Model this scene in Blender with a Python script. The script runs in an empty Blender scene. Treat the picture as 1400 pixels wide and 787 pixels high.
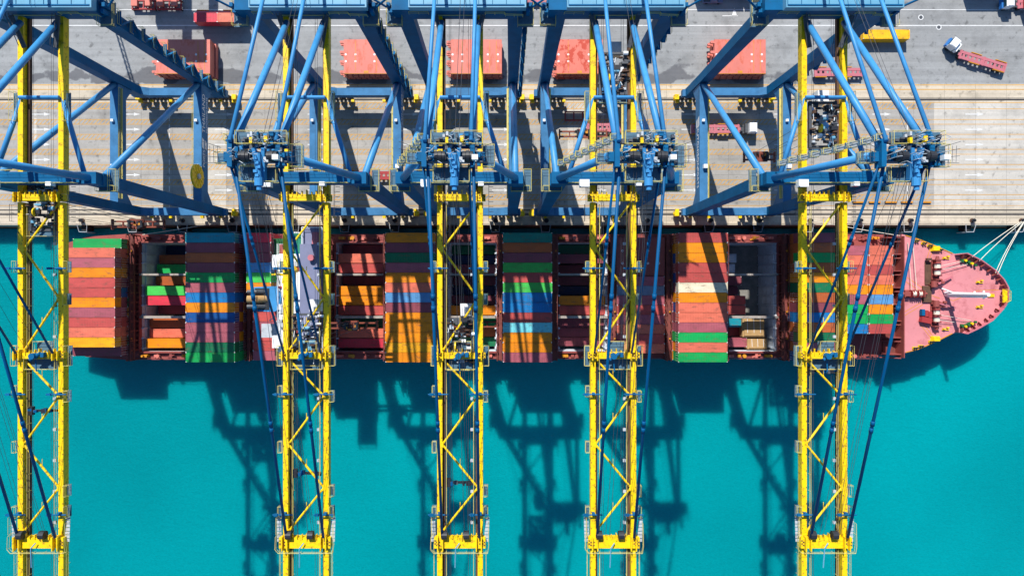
import bpy, math, random
from mathutils import Vector, Matrix
from mathutils.geometry import tessellate_polygon
R = math.radians
random.seed(7)
sc = bpy.context.scene
COL = sc.collection

# ------------------------------------------------------------------ camera
H, F = 165.0, 850.0                       # metres above the quay, focal length in photo pixels (1400 wide)
cam_d = bpy.data.cameras.new("camera"); cam = bpy.data.objects.new("camera", cam_d); COL.objects.link(cam)
XN, XC = 691.0, -1.747                    # nadir column of the photo and where it stands in metres
cam.location = (XC, 0, H); cam.rotation_euler = (0, 0, 0)
cam_d.sensor_width = 36; cam_d.lens = 36 * F / 1400
cam_d.shift_x = (700 - XN) / 1400
cam_d.clip_start = 1; cam_d.clip_end = 5000
sc.camera = cam

# ------------------------------------------------------------------ light
w = bpy.data.worlds.new("World"); sc.world = w; w.use_nodes = True
nt = w.node_tree; nt.nodes.clear()
sky = nt.nodes.new('ShaderNodeTexSky'); sky.sky_type = 'NISHITA'; sky.sun_disc = False
bg = nt.nodes.new('ShaderNodeBackground'); bg.inputs[1].default_value = 0.08
wo = nt.nodes.new('ShaderNodeOutputWorld')
tint = nt.nodes.new('ShaderNodeVectorMath'); tint.operation = 'MULTIPLY'; tint.inputs[1].default_value = (0.72, 1.0, 1.25)   # deep clear tropical sky
nt.links.new(sky.outputs[0], tint.inputs[0]); nt.links.new(tint.outputs[0], bg.inputs[0]); nt.links.new(bg.outputs[0], wo.inputs[0])
SD = Vector((0.298, -1.0, -1.0)).normalized()          # direction the sunlight travels
el = math.asin(-SD.z); az = math.atan2(-SD.x, -SD.y)
sky.sun_elevation = el; sky.sun_rotation = az; sky.altitude = 0; sky.air_density = 1; sky.dust_density = 0.6
sun_d = bpy.data.lights.new("sun", 'SUN'); sun_d.energy = 5.0; sun_d.angle = R(0.55); sun_d.color = (1, 0.965, 0.9)
sun = bpy.data.objects.new("sun", sun_d); COL.objects.link(sun)
sun.rotation_euler = SD.to_track_quat('-Z', 'Y').to_euler(); sun.location = (-100, 200, 300)
sc.view_settings.view_transform = 'Standard'; sc.view_settings.look = 'None'
sc.view_settings.exposure = 0.46; sc.view_settings.gamma = 1.0

# ------------------------------------------------------------------ helpers
def K(z): return (H - z) / F
def PX(px, z=0): return (px - XN) * K(z) + XC
def PY(py, z=0): return (393.5 - py) * K(z)
def lin(c): return c / 12.92 if c <= 0.04045 else ((c + 0.055) / 1.055) ** 2.4
def C(r, g, b, d=1.55): return tuple(min(0.85, lin(v / 255) / d) for v in (r, g, b))

def tag(o, label=None, cat=None, group=None, kind=None):
    if label: o['label'] = label
    if cat: o['category'] = cat
    if group: o['group'] = group
    if kind: o['kind'] = kind
    return o
def empty(name, loc=(0, 0, 0), rz=0):
    o = bpy.data.objects.new(name, None); o.empty_display_size = 1; COL.objects.link(o)
    o.location = loc; o.rotation_euler = (0, 0, rz); return o
def copy_tree(o, parent=None):
    c = o.copy(); COL.objects.link(c); c.parent = parent
    for ch in [x for x in o.children]: copy_tree(ch, c)
    return c

NOSPLIT = {'roof_seam', 'side_rib', 'yellow_marking', 'walkway_marking', 'emblem', 'cable_tray', 'trailer_frame', 'frame'}
class MB:
    def __init__(s): s.v = []; s.f = []; s.m = []; s.g = []
    def add(s, vs, fs, mi=0):
        vs = list(vs); n = len(s.v); s.g.append((n, n + len(vs), len(s.f), len(s.f) + len(fs)))
        s.v += [tuple(v) for v in vs]
        for f in fs: s.f.append([i + n for i in f]); s.m.append(mi)
        return s
    def hexa(s, a, b, mi=0):       # a = 4 bottom points, b = 4 top points
        return s.add(list(a) + list(b), [(3, 2, 1, 0), (4, 5, 6, 7), (0, 1, 5, 4), (1, 2, 6, 5), (2, 3, 7, 6), (3, 0, 4, 7)], mi)
    def box(s, x0, x1, y0, y1, z0, z1, mi=0):
        return s.hexa([(x0, y0, z0), (x1, y0, z0), (x1, y1, z0), (x0, y1, z0)], [(x0, y0, z1), (x1, y0, z1), (x1, y1, z1), (x0, y1, z1)], mi)
    def cbox(s, c, d, mi=0, rz=0):
        x, y, z = c; a, b, h = d[0] / 2, d[1] / 2, d[2] / 2; co, si = math.cos(rz), math.sin(rz)
        q = [(x + u * co - v * si, y + u * si + v * co) for u, v in ((-a, -b), (a, -b), (a, b), (-a, b))]
        return s.hexa([(p[0], p[1], z - h) for p in q], [(p[0], p[1], z + h) for p in q], mi)
    def beam(s, p0, p1, w, h, mi=0, w1=None, h1=None, up=(0, 0, 1)):
        p0, p1 = Vector(p0), Vector(p1); d = (p1 - p0).normalized(); up = Vector(up)
        if abs(d.dot(up)) > 0.98: up = Vector((0, 1, 0))
        u = d.cross(up).normalized(); t = u.cross(d)
        w1 = w if w1 is None else w1; h1 = h if h1 is None else h1
        def ring(p, w, h): return [p - u * w / 2 - t * h / 2, p + u * w / 2 - t * h / 2, p + u * w / 2 + t * h / 2, p - u * w / 2 + t * h / 2]
        return s.hexa(ring(p0, w, h), ring(p1, w1, h1), mi)
    def tube(s, p0, p1, r, n=12, r1=None, mi=0, cap=True):
        p0, p1 = Vector(p0), Vector(p1); d = (p1 - p0).normalized(); r1 = r if r1 is None else r1
        up = Vector((0, 0, 1)) if abs(d.z) < 0.95 else Vector((0, 1, 0))
        u = d.cross(up).normalized(); t = u.cross(d); vs = []
        for p, q in ((p0, r), (p1, r1)):
            for i in range(n):
                a = 2 * math.pi * i / n; vs.append(p + (u * math.cos(a) + t * math.sin(a)) * q)
        fs = [(i, (i + 1) % n, n + (i + 1) % n, n + i) for i in range(n)]
        if cap: fs += [tuple(range(n - 1, -1, -1)), tuple(range(n, 2 * n))]
        return s.add(vs, fs, mi)
    def path(s, pts, r, n=4, mi=0):
        for a, b in zip(pts, pts[1:]): s.tube(a, b, r, n, mi=mi, cap=False)
        return s
    def prism(s, pts, z0, z1, mi=0, closed=True):
        n = len(pts); vs = [(x, y, z0) for x, y in pts] + [(x, y, z1) for x, y in pts]
        fs = [(i, (i + 1) % n, n + (i + 1) % n, n + i) for i in range(n)]
        s.add(vs, fs, mi)
        tris = tessellate_polygon([[Vector((x, y, 0)) for x, y in pts]])
        return s.add(vs, [tuple(n + i for i in t) for t in tris] + [tuple(reversed(t)) for t in tris], mi)
    def quad(s, x0, x1, y0, y1, z, mi=0):
        return s.add([(x0, y0, z), (x1, y0, z), (x1, y1, z), (x0, y1, z)], [(0, 1, 2, 3)], mi)
    def rail(s, pts, h=1.1, r=0.042, step=2.0, mi=0, n=4):    # handrail along a path of floor points
        P = [Vector(p) for p in pts]
        for dz in (h, h * 0.52): s.path([p + Vector((0, 0, dz)) for p in P], r if dz == h else r * 0.7, n, mi)
        for a, b in zip(P, P[1:]):
            L = (b - a).length; k = max(1, round(L / step))
            for i in range(k + 1):
                q = a.lerp(b, i / k); s.tube(q, q + Vector((0, 0, h)), r * 0.7, n, mi=mi, cap=False)
        return s
    def clusters(s, gap=0.3):
        G = s.g; B = []
        for a, b, _, _ in G:
            xs = list(zip(*s.v[a:b])); B.append(([min(c) - gap / 2 for c in xs], [max(c) + gap / 2 for c in xs]))
        p = list(range(len(G)))
        def fd(i):
            while p[i] != i: p[i] = p[p[i]]; i = p[i]
            return i
        for i in range(len(G)):
            for j in range(i):
                if fd(i) != fd(j) and all(B[i][0][k] <= B[j][1][k] and B[j][0][k] <= B[i][1][k] for k in range(3)): p[fd(i)] = fd(j)
        out = {}
        for i in range(len(G)): out.setdefault(fd(i), []).append(i)
        return list(out.values())
    def build(s, name, mats, parent=None, smooth=False, off=(0, 0, 0)):
        if parent and name not in NOSPLIT and 1 < len(s.g) <= 400:
            cl = s.clusters()
            if 1 < len(cl) <= 20:
                cl.sort(key=len, reverse=True); first = None
                for c in cl:
                    m2 = MB()
                    for gi in c:
                        a, b, f0, f1 = s.g[gi]
                        for fi in range(f0, f1): pass
                        m2.add(s.v[a:b], [[i - a for i in s.f[fi]] for fi in range(f0, f1)], 0)
                        for fi in range(f0, f1): m2.m[len(m2.m) - (f1 - f0) + (fi - f0)] = s.m[fi]
                    o = m2.build1(name, mats, parent, smooth, off); first = first or o
                return first
        return s.build1(name, mats, parent, smooth, off)
    def build1(s, name, mats, parent=None, smooth=False, off=(0, 0, 0)):
        me = bpy.data.meshes.new(name)
        if off != (0, 0, 0): s.v = [(a - off[0], b - off[1], c - off[2]) for a, b, c in s.v]
        me.from_pydata(s.v, [], s.f)
        mats = mats if isinstance(mats, (list, tuple)) else [mats]
        for m in mats: me.materials.append(m)
        me.polygons.foreach_set('material_index', [min(i, len(mats) - 1) for i in s.m])
        if smooth: me.polygons.foreach_set('use_smooth', [len(f) == 4 for f in s.f])
        me.update()
        o = bpy.data.objects.new(name, me); COL.objects.link(o)
        if parent: o.parent = parent
        return o

def mat(name, col, rough=0.5, var=0.12, scale=1.0, dirt=None, dirt_amt=0.25, dirt_scale=0.8, metal=0.0, bump=0.0, bscale=8, spec=0.4, stretch=(1, 1, 1), objcol=False, wave=0, lo=0.52, hi=0.72):
    m = bpy.data.materials.new(name); m.use_nodes = True; nt = m.node_tree; N = nt.nodes; L = nt.links
    b = N['Principled BSDF']; b.inputs['Roughness'].default_value = rough; b.inputs['Metallic'].default_value = metal
    b.inputs['Specular IOR Level'].default_value = spec
    tc = N.new('ShaderNodeTexCoord'); mp = N.new('ShaderNodeMapping'); L.new(tc.outputs['Object'], mp.inputs[0])
    mp.inputs['Scale'].default_value = stretch
    vec = mp.outputs[0]
    oi = N.new('ShaderNodeObjectInfo')
    ad = N.new('ShaderNodeVectorMath'); ad.operation = 'ADD'; cm = N.new('ShaderNodeCombineXYZ')
    mu = N.new('ShaderNodeMath'); mu.operation = 'MULTIPLY'; mu.inputs[1].default_value = 90; L.new(oi.outputs['Random'], mu.inputs[0])
    L.new(mu.outputs[0], cm.inputs[0]); L.new(mu.outputs[0], cm.inputs[1]); L.new(vec, ad.inputs[0]); L.new(cm.outputs[0], ad.inputs[1]); vec = ad.outputs[0]
    n1 = N.new('ShaderNodeTexNoise'); n1.inputs['Scale'].default_value = scale; n1.inputs['Detail'].default_value = 5; n1.inputs['Roughness'].default_value = 0.65
    L.new(vec, n1.inputs['Vector'])
    mr = N.new('ShaderNodeMapRange'); mr.inputs['From Min'].default_value = 0.3; mr.inputs['From Max'].default_value = 0.7
    mr.inputs['To Min'].default_value = 1 - var; mr.inputs['To Max'].default_value = 1 + var; L.new(n1.outputs[0], mr.inputs[0])
    vm = N.new('ShaderNodeVectorMath'); vm.operation = 'SCALE'; L.new(mr.outputs[0], vm.inputs['Scale'])
    if objcol: L.new(oi.outputs['Color'], vm.inputs[0])
    else: vm.inputs[0].default_value = col[:3]
    out = vm.outputs[0]
    if dirt:
        n2 = N.new('ShaderNodeTexNoise'); n2.inputs['Scale'].default_value = dirt_scale; n2.inputs['Detail'].default_value = 8; n2.inputs['Roughness'].default_value = 0.7
        L.new(vec, n2.inputs['Vector'])
        r2 = N.new('ShaderNodeMapRange'); r2.inputs['From Min'].default_value = lo; r2.inputs['From Max'].default_value = hi; r2.inputs['To Max'].default_value = dirt_amt
        L.new(n2.outputs[0], r2.inputs[0])
        mx = N.new('ShaderNodeMix'); mx.data_type = 'RGBA'; L.new(r2.outputs[0], mx.inputs[0]); L.new(out, mx.inputs[6]); mx.inputs[7].default_value = (*dirt, 1)
        out = mx.outputs[2]
    L.new(out, b.inputs['Base Color'])
    if bump or wave:
        bp = N.new('ShaderNodeBump'); bp.inputs['Strength'].default_value = bump or 0.5; bp.inputs['Distance'].default_value = 0.05
        if wave:
            wv = N.new('ShaderNodeTexWave'); wv.inputs['Scale'].default_value = wave; L.new(tc.outputs['Object'], wv.inputs[0]); L.new(wv.outputs['Fac'], bp.inputs['Height'])
        else:
            n3 = N.new('ShaderNodeTexNoise'); n3.inputs['Scale'].default_value = bscale; L.new(vec, n3.inputs['Vector']); L.new(n3.outputs[0], bp.inputs['Height'])
        L.new(bp.outputs[0], b.inputs['Normal'])
    return m

RUST = (0.13, 0.045, 0.02); GRIME = (0.05, 0.045, 0.04)
M = {}
M['blue'] = mat('blue_paint', (0.003, 0.10, 0.235), 0.6, 0.2, 0.25, (0.02, 0.07, 0.15), 0.5, 0.35, spec=0.12)
M['blue_light'] = mat('pale_blue_roof', (0.12, 0.32, 0.46), 0.5, 0.08, 0.3, GRIME, 0.15)
M['blue_tube'] = mat('bright_blue_paint', (0.045, 0.235, 0.49), 0.42, 0.10, 0.3, (0.02, 0.11, 0.26), 0.4, 0.5, spec=0.25)
M['blue_stay'] = mat('deep_blue_paint', (0.0, 0.075, 0.20), 0.5, 0.1, 0.3, spec=0.15)
M['yellow'] = mat('yellow_paint', (0.84, 0.55, 0.004), 0.4, 0.08, 0.4, (0.22, 0.12, 0.02), 0.75, 1.5, lo=0.53, hi=0.64)
M['blue_dusty'] = mat('dusty_blue_paint', (0.045, 0.165, 0.33), 0.6, 0.2, 0.3, (0.02, 0.07, 0.15), 0.5, 0.35, spec=0.15)
M['yellow_rail'] = mat('pale_yellow_rail', (0.60, 0.50, 0.15), 0.5, 0.05)
M['rust_rail'] = mat('rusty_brown_steel', (0.10, 0.05, 0.03), 0.7, 0.3, 0.8)
M['grating'] = mat('galvanised_grating', (0.06, 0.13, 0.19), 0.7, 0.2, 2)
M['black'] = mat('black_machinery', (0.018, 0.02, 0.026), 0.5, 0.3, 2)
M['dgrey'] = mat('dark_grey_steel', (0.07, 0.075, 0.085), 0.5, 0.3, 2)
M['white'] = mat('white_paint', (0.78, 0.79, 0.80), 0.45, 0.05, 1, GRIME, 0.2, 1.2)
M['grey'] = mat('light_grey_paint', (0.42, 0.45, 0.48), 0.5, 0.12, 1, GRIME, 0.3)
M['glass'] = mat('dark_glass', (0.02, 0.05, 0.06), 0.08, 0.1, spec=0.8)
M['rubber'] = mat('black_rubber', (0.02, 0.02, 0.02), 0.85, 0.2, 3)
M['wire'] = mat('wire_rope', (0.05, 0.05, 0.06), 0.6, 0.1)
M['rope'] = mat('pale_mooring_rope', (0.62, 0.58, 0.48), 0.8, 0.1)
M['spreader'] = mat('rust_red_spreader', C(150, 75, 55), 0.55, 0.25, 1.2, GRIME, 0.5)
M['cover'] = mat('salmon_hatch_paint', C(248, 140, 124), 0.6, 0.10, 0.25, (0.50, 0.09, 0.04), 0.7, 0.5, stretch=(1.6, 0.7, 1), lo=0.5, hi=0.62)
M['cover_rusty'] = mat('rusting_hatch_paint', C(248, 132, 112), 0.6, 0.10, 0.25, (0.46, 0.04, 0.015), 0.95, 0.35, stretch=(1.3, 0.9, 1), lo=0.5, hi=0.54)
M['cover_side'] = mat('dark_red_hatch_side', C(160, 60, 60), 0.6, 0.1, 0.4)
M['pinksteel'] = mat('faded_red_steel', C(222, 128, 140), 0.6, 0.15, 0.8, RUST, 0.4)
M['redsteel'] = mat('red_steel', C(190, 60, 62), 0.6, 0.15, 0.8, RUST, 0.3)
M['orangep'] = mat('orange_yellow_paint', C(240, 160, 40), 0.5, 0.1)
M['shiprust'] = mat('oxide_red_deck', C(172, 84, 78), 0.65, 0.22, 0.5, RUST, 0.6, 0.5)
M['shipdark'] = mat('dark_oxide_steel', C(140, 70, 62), 0.7, 0.28, 0.6, GRIME, 0.6, 0.7)
M['hull'] = mat('hull_paint', (0.16, 0.03, 0.03), 0.5, 0.15, 0.2, RUST, 0.5, 0.3)
M['foredeck'] = mat('pink_oxide_foredeck', C(245, 156, 160), 0.6, 0.07, 0.12, C(180, 84, 84), 0.6, 0.35, lo=0.5, hi=0.68)
M['guide'] = mat('bluish_grey_cell_guide', C(225, 235, 245, 1.25), 0.55, 0.15, 0.4, RUST, 0.4, 0.6)
M['holdfloor'] = mat('dark_hold_plating', (0.2, 0.19, 0.17), 0.8, 0.3, 0.5)
M['palebeam'] = mat('pale_worn_steel', C(190, 180, 170), 0.6, 0.2, 0.6, RUST, 0.7, 0.8)
M['lilac'] = mat('lilac_grey_deck', C(140, 145, 178), 0.6, 0.08, 0.3, GRIME, 0.15)
M['greendeck'] = mat('green_deck_paint', C(20, 140, 110), 0.6, 0.1, 0.5)
M['greenfit'] = mat('green_fitting', C(30, 110, 60), 0.6, 0.1, 0.5)
M['cont'] = mat('container_paint', (1, 1, 1), 0.5, 0.17, 0.5, (0.13, 0.07, 0.045), 0.7, 1.3, objcol=True, stretch=(0.5, 1.3, 1), lo=0.54, hi=0.68)
M['cont_trim'] = mat('container_fittings', (0.6, 0.58, 0.56), 0.5, 0.3, 2)
M['tan'] = mat('tan_tarpaulin', C(205, 165, 110), 0.8, 0.2, 0.8, (0.2, 0.12, 0.06), 0.5, 0.8, bump=0.6, bscale=1.5)
M['line_y'] = mat('yellow_road_paint', C(240, 176, 60), 0.7, 0.15, 0.6, C(195, 188, 175), 0.6, 0.7)
M['line_w'] = mat('white_road_paint', (0.66, 0.66, 0.65), 0.7, 0.08, 0.6, C(180, 178, 175), 0.5, 0.9)
M['rail'] = mat('rail_slot', (0.035, 0.033, 0.035), 0.7, 0.3, 0.5)
M['cab_blue'] = mat('tractor_blue', (0.03, 0.16, 0.45), 0.3, 0.05)

def ground_mat(name, col, var, slab=None, stain=None):
    m = mat(name, col, 0.85, var, 0.05, None, bump=0.25, bscale=3, spec=0.2)
    nt = m.node_tree; N = nt.nodes; L = nt.links; b = N['Principled BSDF']; src = b.inputs['Base Color'].links[0].from_socket
    tc = N.new('ShaderNodeTexCoord')
    n = N.new('ShaderNodeTexNoise'); n.inputs['Scale'].default_value = 1.1; n.inputs['Detail'].default_value = 9; n.inputs['Roughness'].default_value = 0.75; L.new(tc.outputs['Object'], n.inputs[0])
    mr = N.new('ShaderNodeMapRange'); mr.inputs['From Min'].default_value = 0.3; mr.inputs['From Max'].default_value = 0.7; mr.inputs['To Min'].default_value = 0.9; mr.inputs['To Max'].default_value = 1.1; L.new(n.outputs[0], mr.inputs[0])
    # long tyre wear running along the quay
    mp = N.new('ShaderNodeMapping'); mp.inputs['Scale'].default_value = (0.02, 0.9, 1); L.new(tc.outputs['Object'], mp.inputs[0])
    n2 = N.new('ShaderNodeTexNoise'); n2.inputs['Scale'].default_value = 1; n2.inputs['Detail'].default_value = 4; L.new(mp.outputs[0], n2.inputs[0])
    m2 = N.new('ShaderNodeMapRange'); m2.inputs['From Min'].default_value = 0.35; m2.inputs['From Max'].default_value = 0.65; m2.inputs['To Min'].default_value = 0.88; m2.inputs['To Max'].default_value = 1.06; L.new(n2.outputs[0], m2.inputs[0])
    mm = N.new('ShaderNodeMath'); mm.operation = 'MULTIPLY'; L.new(mr.outputs[0], mm.inputs[0]); L.new(m2.outputs[0], mm.inputs[1]); fac = mm.outputs[0]
    if slab:
        br = N.new('ShaderNodeTexBrick'); br.offset = 0; br.inputs['Scale'].default_value = 1
        br.inputs['Brick Width'].default_value = slab[0]; br.inputs['Row Height'].default_value = slab[1]; br.inputs['Mortar Size'].default_value = 0.05
        br.inputs['Color1'].default_value = (1, 1, 1, 1); br.inputs['Color2'].default_value = (0.93, 0.93, 0.93, 1); br.inputs['Mortar'].default_value = (0.62, 0.6, 0.58, 1)
        L.new(tc.outputs['Object'], br.inputs[0])
        m3 = N.new('ShaderNodeMath'); m3.operation = 'MULTIPLY'; L.new(fac, m3.inputs[0]); L.new(br.outputs['Color'], m3.inputs[1]); fac = m3.outputs[0]
    for sc_, lo_, hi_, am in ((0.55, 0.57, 0.70, 0.5), (0.16, 0.52, 0.70, 0.25), (2.6, 0.62, 0.72, 0.5)):
        no = N.new('ShaderNodeTexNoise'); no.inputs['Scale'].default_value = sc_; no.inputs['Detail'].default_value = 6; no.inputs['Roughness'].default_value = 0.6; L.new(tc.outputs['Object'], no.inputs[0])
        mo = N.new('ShaderNodeMapRange'); mo.inputs['From Min'].default_value = lo_; mo.inputs['From Max'].default_value = hi_; mo.inputs['To Min'].default_value = 1; mo.inputs['To Max'].default_value = 1 - am; L.new(no.outputs[0], mo.inputs[0])
        mz = N.new('ShaderNodeMath'); mz.operation = 'MULTIPLY'; L.new(fac, mz.inputs[0]); L.new(mo.outputs[0], mz.inputs[1]); fac = mz.outputs[0]
    vs = N.new('ShaderNodeVectorMath'); vs.operation = 'SCALE'; L.new(src, vs.inputs[0]); L.new(fac, vs.inputs['Scale']); out = vs.outputs[0]
    if stain:        # damp tyre-blackened band at a given distance from the quay edge
        sx = N.new('ShaderNodeSeparateXYZ'); L.new(tc.outputs['Object'], sx.inputs[0])
        n4 = N.new('ShaderNodeTexNoise'); n4.inputs['Scale'].default_value = 0.09; n4.inputs['Detail'].default_value = 5; L.new(tc.outputs['Object'], n4.inputs[0])
        a = N.new('ShaderNodeMath'); a.operation = 'SUBTRACT'; L.new(sx.outputs[1], a.inputs[0]); a.inputs[1].default_value = stain
        a2 = N.new('ShaderNodeMath'); a2.operation = 'ABSOLUTE'; L.new(a.outputs[0], a2.inputs[0])
        m4 = N.new('ShaderNodeMapRange'); m4.inputs['From Min'].default_value = 0.40; m4.inputs['From Max'].default_value = 0.60; m4.inputs['To Min'].default_value = -0.6; m4.inputs['To Max'].default_value = 3.6; L.new(n4.outputs[0], m4.inputs[0])
        a3 = N.new('ShaderNodeMath'); a3.operation = 'SUBTRACT'; L.new(m4.outputs[0], a3.inputs[0]); L.new(a2.outputs[0], a3.inputs[1])
        m5 = N.new('ShaderNodeMapRange'); m5.inputs['From Min'].default_value = 0; m5.inputs['From Max'].default_value = 0.6; m5.inputs['To Max'].default_value = 0.75; L.new(a3.outputs[0], m5.inputs[0])
        m6 = N.new('ShaderNodeMapRange'); m6.inputs['From Min'].default_value = 72; m6.inputs['From Max'].default_value = 80; m6.inputs['To Min'].default_value = 1; m6.inputs['To Max'].default_value = 0; L.new(sx.outputs[0], m6.inputs[0])
        m7 = N.new('ShaderNodeMath'); m7.operation = 'MULTIPLY'; L.new(m5.outputs[0], m7.inputs[0]); L.new(m6.outputs[0], m7.inputs[1]); m5 = m7
        mx = N.new('ShaderNodeMix'); mx.data_type = 'RGBA'; L.new(m5.outputs[0], mx.inputs[0]); L.new(out, mx.inputs[6]); mx.inputs[7].default_value = (0.09, 0.09, 0.10, 1); out = mx.outputs[2]
    L.new(out, b.inputs['Base Color'])
    return m
M['asphalt'] = ground_mat('yard_asphalt', C(177, 178, 178), 0.12, None, PY(105))
M['lane'] = ground_mat('lane_asphalt', C(196, 191, 184), 0.10, (8.2, 30))
M['concrete'] = ground_mat('quay_concrete', C(238, 222, 198), 0.09, (8.2, 3.1))
M['concrete2'] = ground_mat('pale_concrete', C(230, 223, 212), 0.07, (8.2, 8.2))

# ------------------------------------------------------------------ water, quay, ground
WZ = -4.8
wm = bpy.data.materials.new('harbour_water'); wm.use_nodes = True; nt = wm.node_tree; N = nt.nodes; L = nt.links
b = N['Principled BSDF']; b.inputs['Roughness'].default_value = 0.22; b.inputs['Specular IOR Level'].default_value = 0.35; b.inputs['IOR'].default_value = 1.33
b.subsurface_method = 'BURLEY'; b.inputs['Subsurface Weight'].default_value = 0.8; b.inputs['Subsurface Radius'].default_value = (0.5, 1.0, 1.0); b.inputs['Subsurface Scale'].default_value = 4.0
tc = N.new('ShaderNodeTexCoord')
def wnoise(s, d, st=(1, 1, 1), rot=0):
    mp = N.new('ShaderNodeMapping'); mp.inputs['Scale'].default_value = st; mp.inputs['Rotation'].default_value = (0, 0, rot); L.new(tc.outputs['Object'], mp.inputs[0])
    n = N.new('ShaderNodeTexNoise'); n.inputs['Scale'].default_value = s; n.inputs['Detail'].default_value = d; L.new(mp.outputs[0], n.inputs[0]); return n
nA = wnoise(0.012, 3); nB = wnoise(0.5, 6, (1, 2.2, 1), 0.5); nC = wnoise(1.6, 5, (1, 1.8, 1), -0.4)
cr = N.new('ShaderNodeValToRGB'); cr.color_ramp.elements[0].position = 0.3; cr.color_ramp.elements[0].color = (0.0, 0.180, 0.200, 1)
cr.color_ramp.elements[1].position = 0.7; cr.color_ramp.elements[1].color = (0.0, 0.262, 0.284, 1); L.new(nA.outputs[0], cr.inputs[0])
mrr = N.new('ShaderNodeMapRange'); mrr.inputs['From Min'].default_value = 0.3; mrr.inputs['From Max'].default_value = 0.7; mrr.inputs['To Min'].default_value = 0.93; mrr.inputs['To Max'].default_value = 1.06; L.new(nC.outputs[0], mrr.inputs[0])
vs = N.new('ShaderNodeVectorMath'); vs.operation = 'SCALE'; L.new(cr.outputs[0], vs.inputs[0]); L.new(mrr.outputs[0], vs.inputs['Scale']); L.new(vs.outputs[0], b.inputs['Base Color'])
ad = N.new('ShaderNodeMath'); ad.operation = 'ADD'; L.new(nB.outputs[0], ad.inputs[0]); L.new(nC.outputs[0], ad.inputs[1])
bp = N.new('ShaderNodeBump'); bp.inputs['Strength'].default_value = 0.5; bp.inputs['Distance'].default_value = 0.25; L.new(ad.outputs[0], bp.inputs['Height']); L.new(bp.outputs[0], b.inputs['Normal'])
M['water'] = wm

# ship outline (deck level), used for the hull and for the opening in the water sheet
ZF = 4.6
bow_u = [(1150, 315.5), (1190, 316), (1234, 320), (1256, 326.5), (1280, 336), (1306, 347.5), (1318, 346), (1338, 356), (1356, 369), (1368, 382), (1374, 393)]
bow_l = [(1374, 411), (1367, 422), (1352, 438), (1334, 448.5), (1318, 456), (1306, 454), (1283, 465.5), (1256, 477.5), (1224, 485.5), (1190, 489), (1150, 490)]
def OX(px): return PX(px, ZF)
def OY(py): return PY(py, ZF)
YP, YS = 14.1, -18.8
top = [(OX(x), min(YP, OY(y))) for x, y in bow_u]; low = [(OX(x), max(YS, OY(y))) for x, y in bow_l]
SX0 = PX(87, 2)
deck_out = [(SX0, 11.5), (SX0 + 6, 13.4), (SX0 + 16, YP)] + top + low + [(SX0 + 16, YS), (SX0 + 6, -18.0), (SX0, -16.2)]
def flare(p, t):
    x, y = p; yc = -2.4
    a = max(0, min(1, (x - 78) / 50)); s = max(0, min(1, (SX0 + 30 - x) / 30))
    nx = x - a * a * 9 * t + s * 5 * t; ny = yc + (y - yc) * (1 - (0.42 * a + 0.15 * s) * t)
    return nx, ny
wl_out = [flare(p, 1.0) for p in deck_out]

o = MB()
outer = [(-700, 16.2), (-700, -900), (700, -900), (700, 16.2)]
hole = [(( x - 8) * 0.985 + 8 if True else x, -2.4 + (y + 2.4) * 0.93) for x, y in wl_out]
tri = tessellate_polygon([[Vector((x, y, 0)) for x, y in outer], [Vector((x, y, 0)) for x, y in hole]])
allp = outer + hole
fs = []
for t in tri:
    a, b_, c = [Vector(allp[i]) for i in t]
    fs.append(tuple(t) if (b_ - a).cross(c - a) > 0 else tuple(reversed(t)))
o.add([(x, y, WZ) for x, y in allp], fs)
tag(o.build('water', M['water']), kind='structure')
tag(MB().quad(-700, 700, 17.0, 1200, 0).build('ground', M['asphalt']), kind='structure')
q = MB().box(-700, 700, 16.7, 17.6, -9, -0.02); q.box(-700, 700, 17.0, 17.6, -0.02, 0.06)
tag(q.build('quay_wall', M['concrete']), kind='structure')
YE = PY(283); YL0 = PY(141)
tag(MB().quad(-700, 700, YE, YL0, 0.004).build('road', M['lane']), kind='structure')
q = MB().quad(-700, 700, 17.6, YE, 0.008); q.quad(-700, 700, YL0, PY(115), 0.008)
tag(q.build('quay_apron', M['concrete']), kind='structure')
q = MB().quad(PX(1277), 700, YE, YL0, 0.012)
for a, b_ in ((281, 309), (776, 800), (30, 50)): q.quad(PX(a), PX(b_), YE, YL0, 0.012)
for y0, y1 in ((149, 163), ): q.quad(-700, PX(281), PY(y1), PY(y0), 0.010) if False else None
tag(q.build('concrete_paving', M['concrete2']), kind='structure')
# crane rails
q = MB()
for y in (136.2, 293.0): q.box(-700, 700, PY(y) - 0.22, PY(y) + 0.22, 0.0, 0.022); q.box(-700, 700, PY(y) + 0.42, PY(y) + 0.5, 0, 0.02)
q.box(-700, 700, PY(287.2) - 0.15, PY(287.2) + 0.15, 0, 0.02)
tag(q.build('crane_rail', M['rail']), kind='structure')
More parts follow.
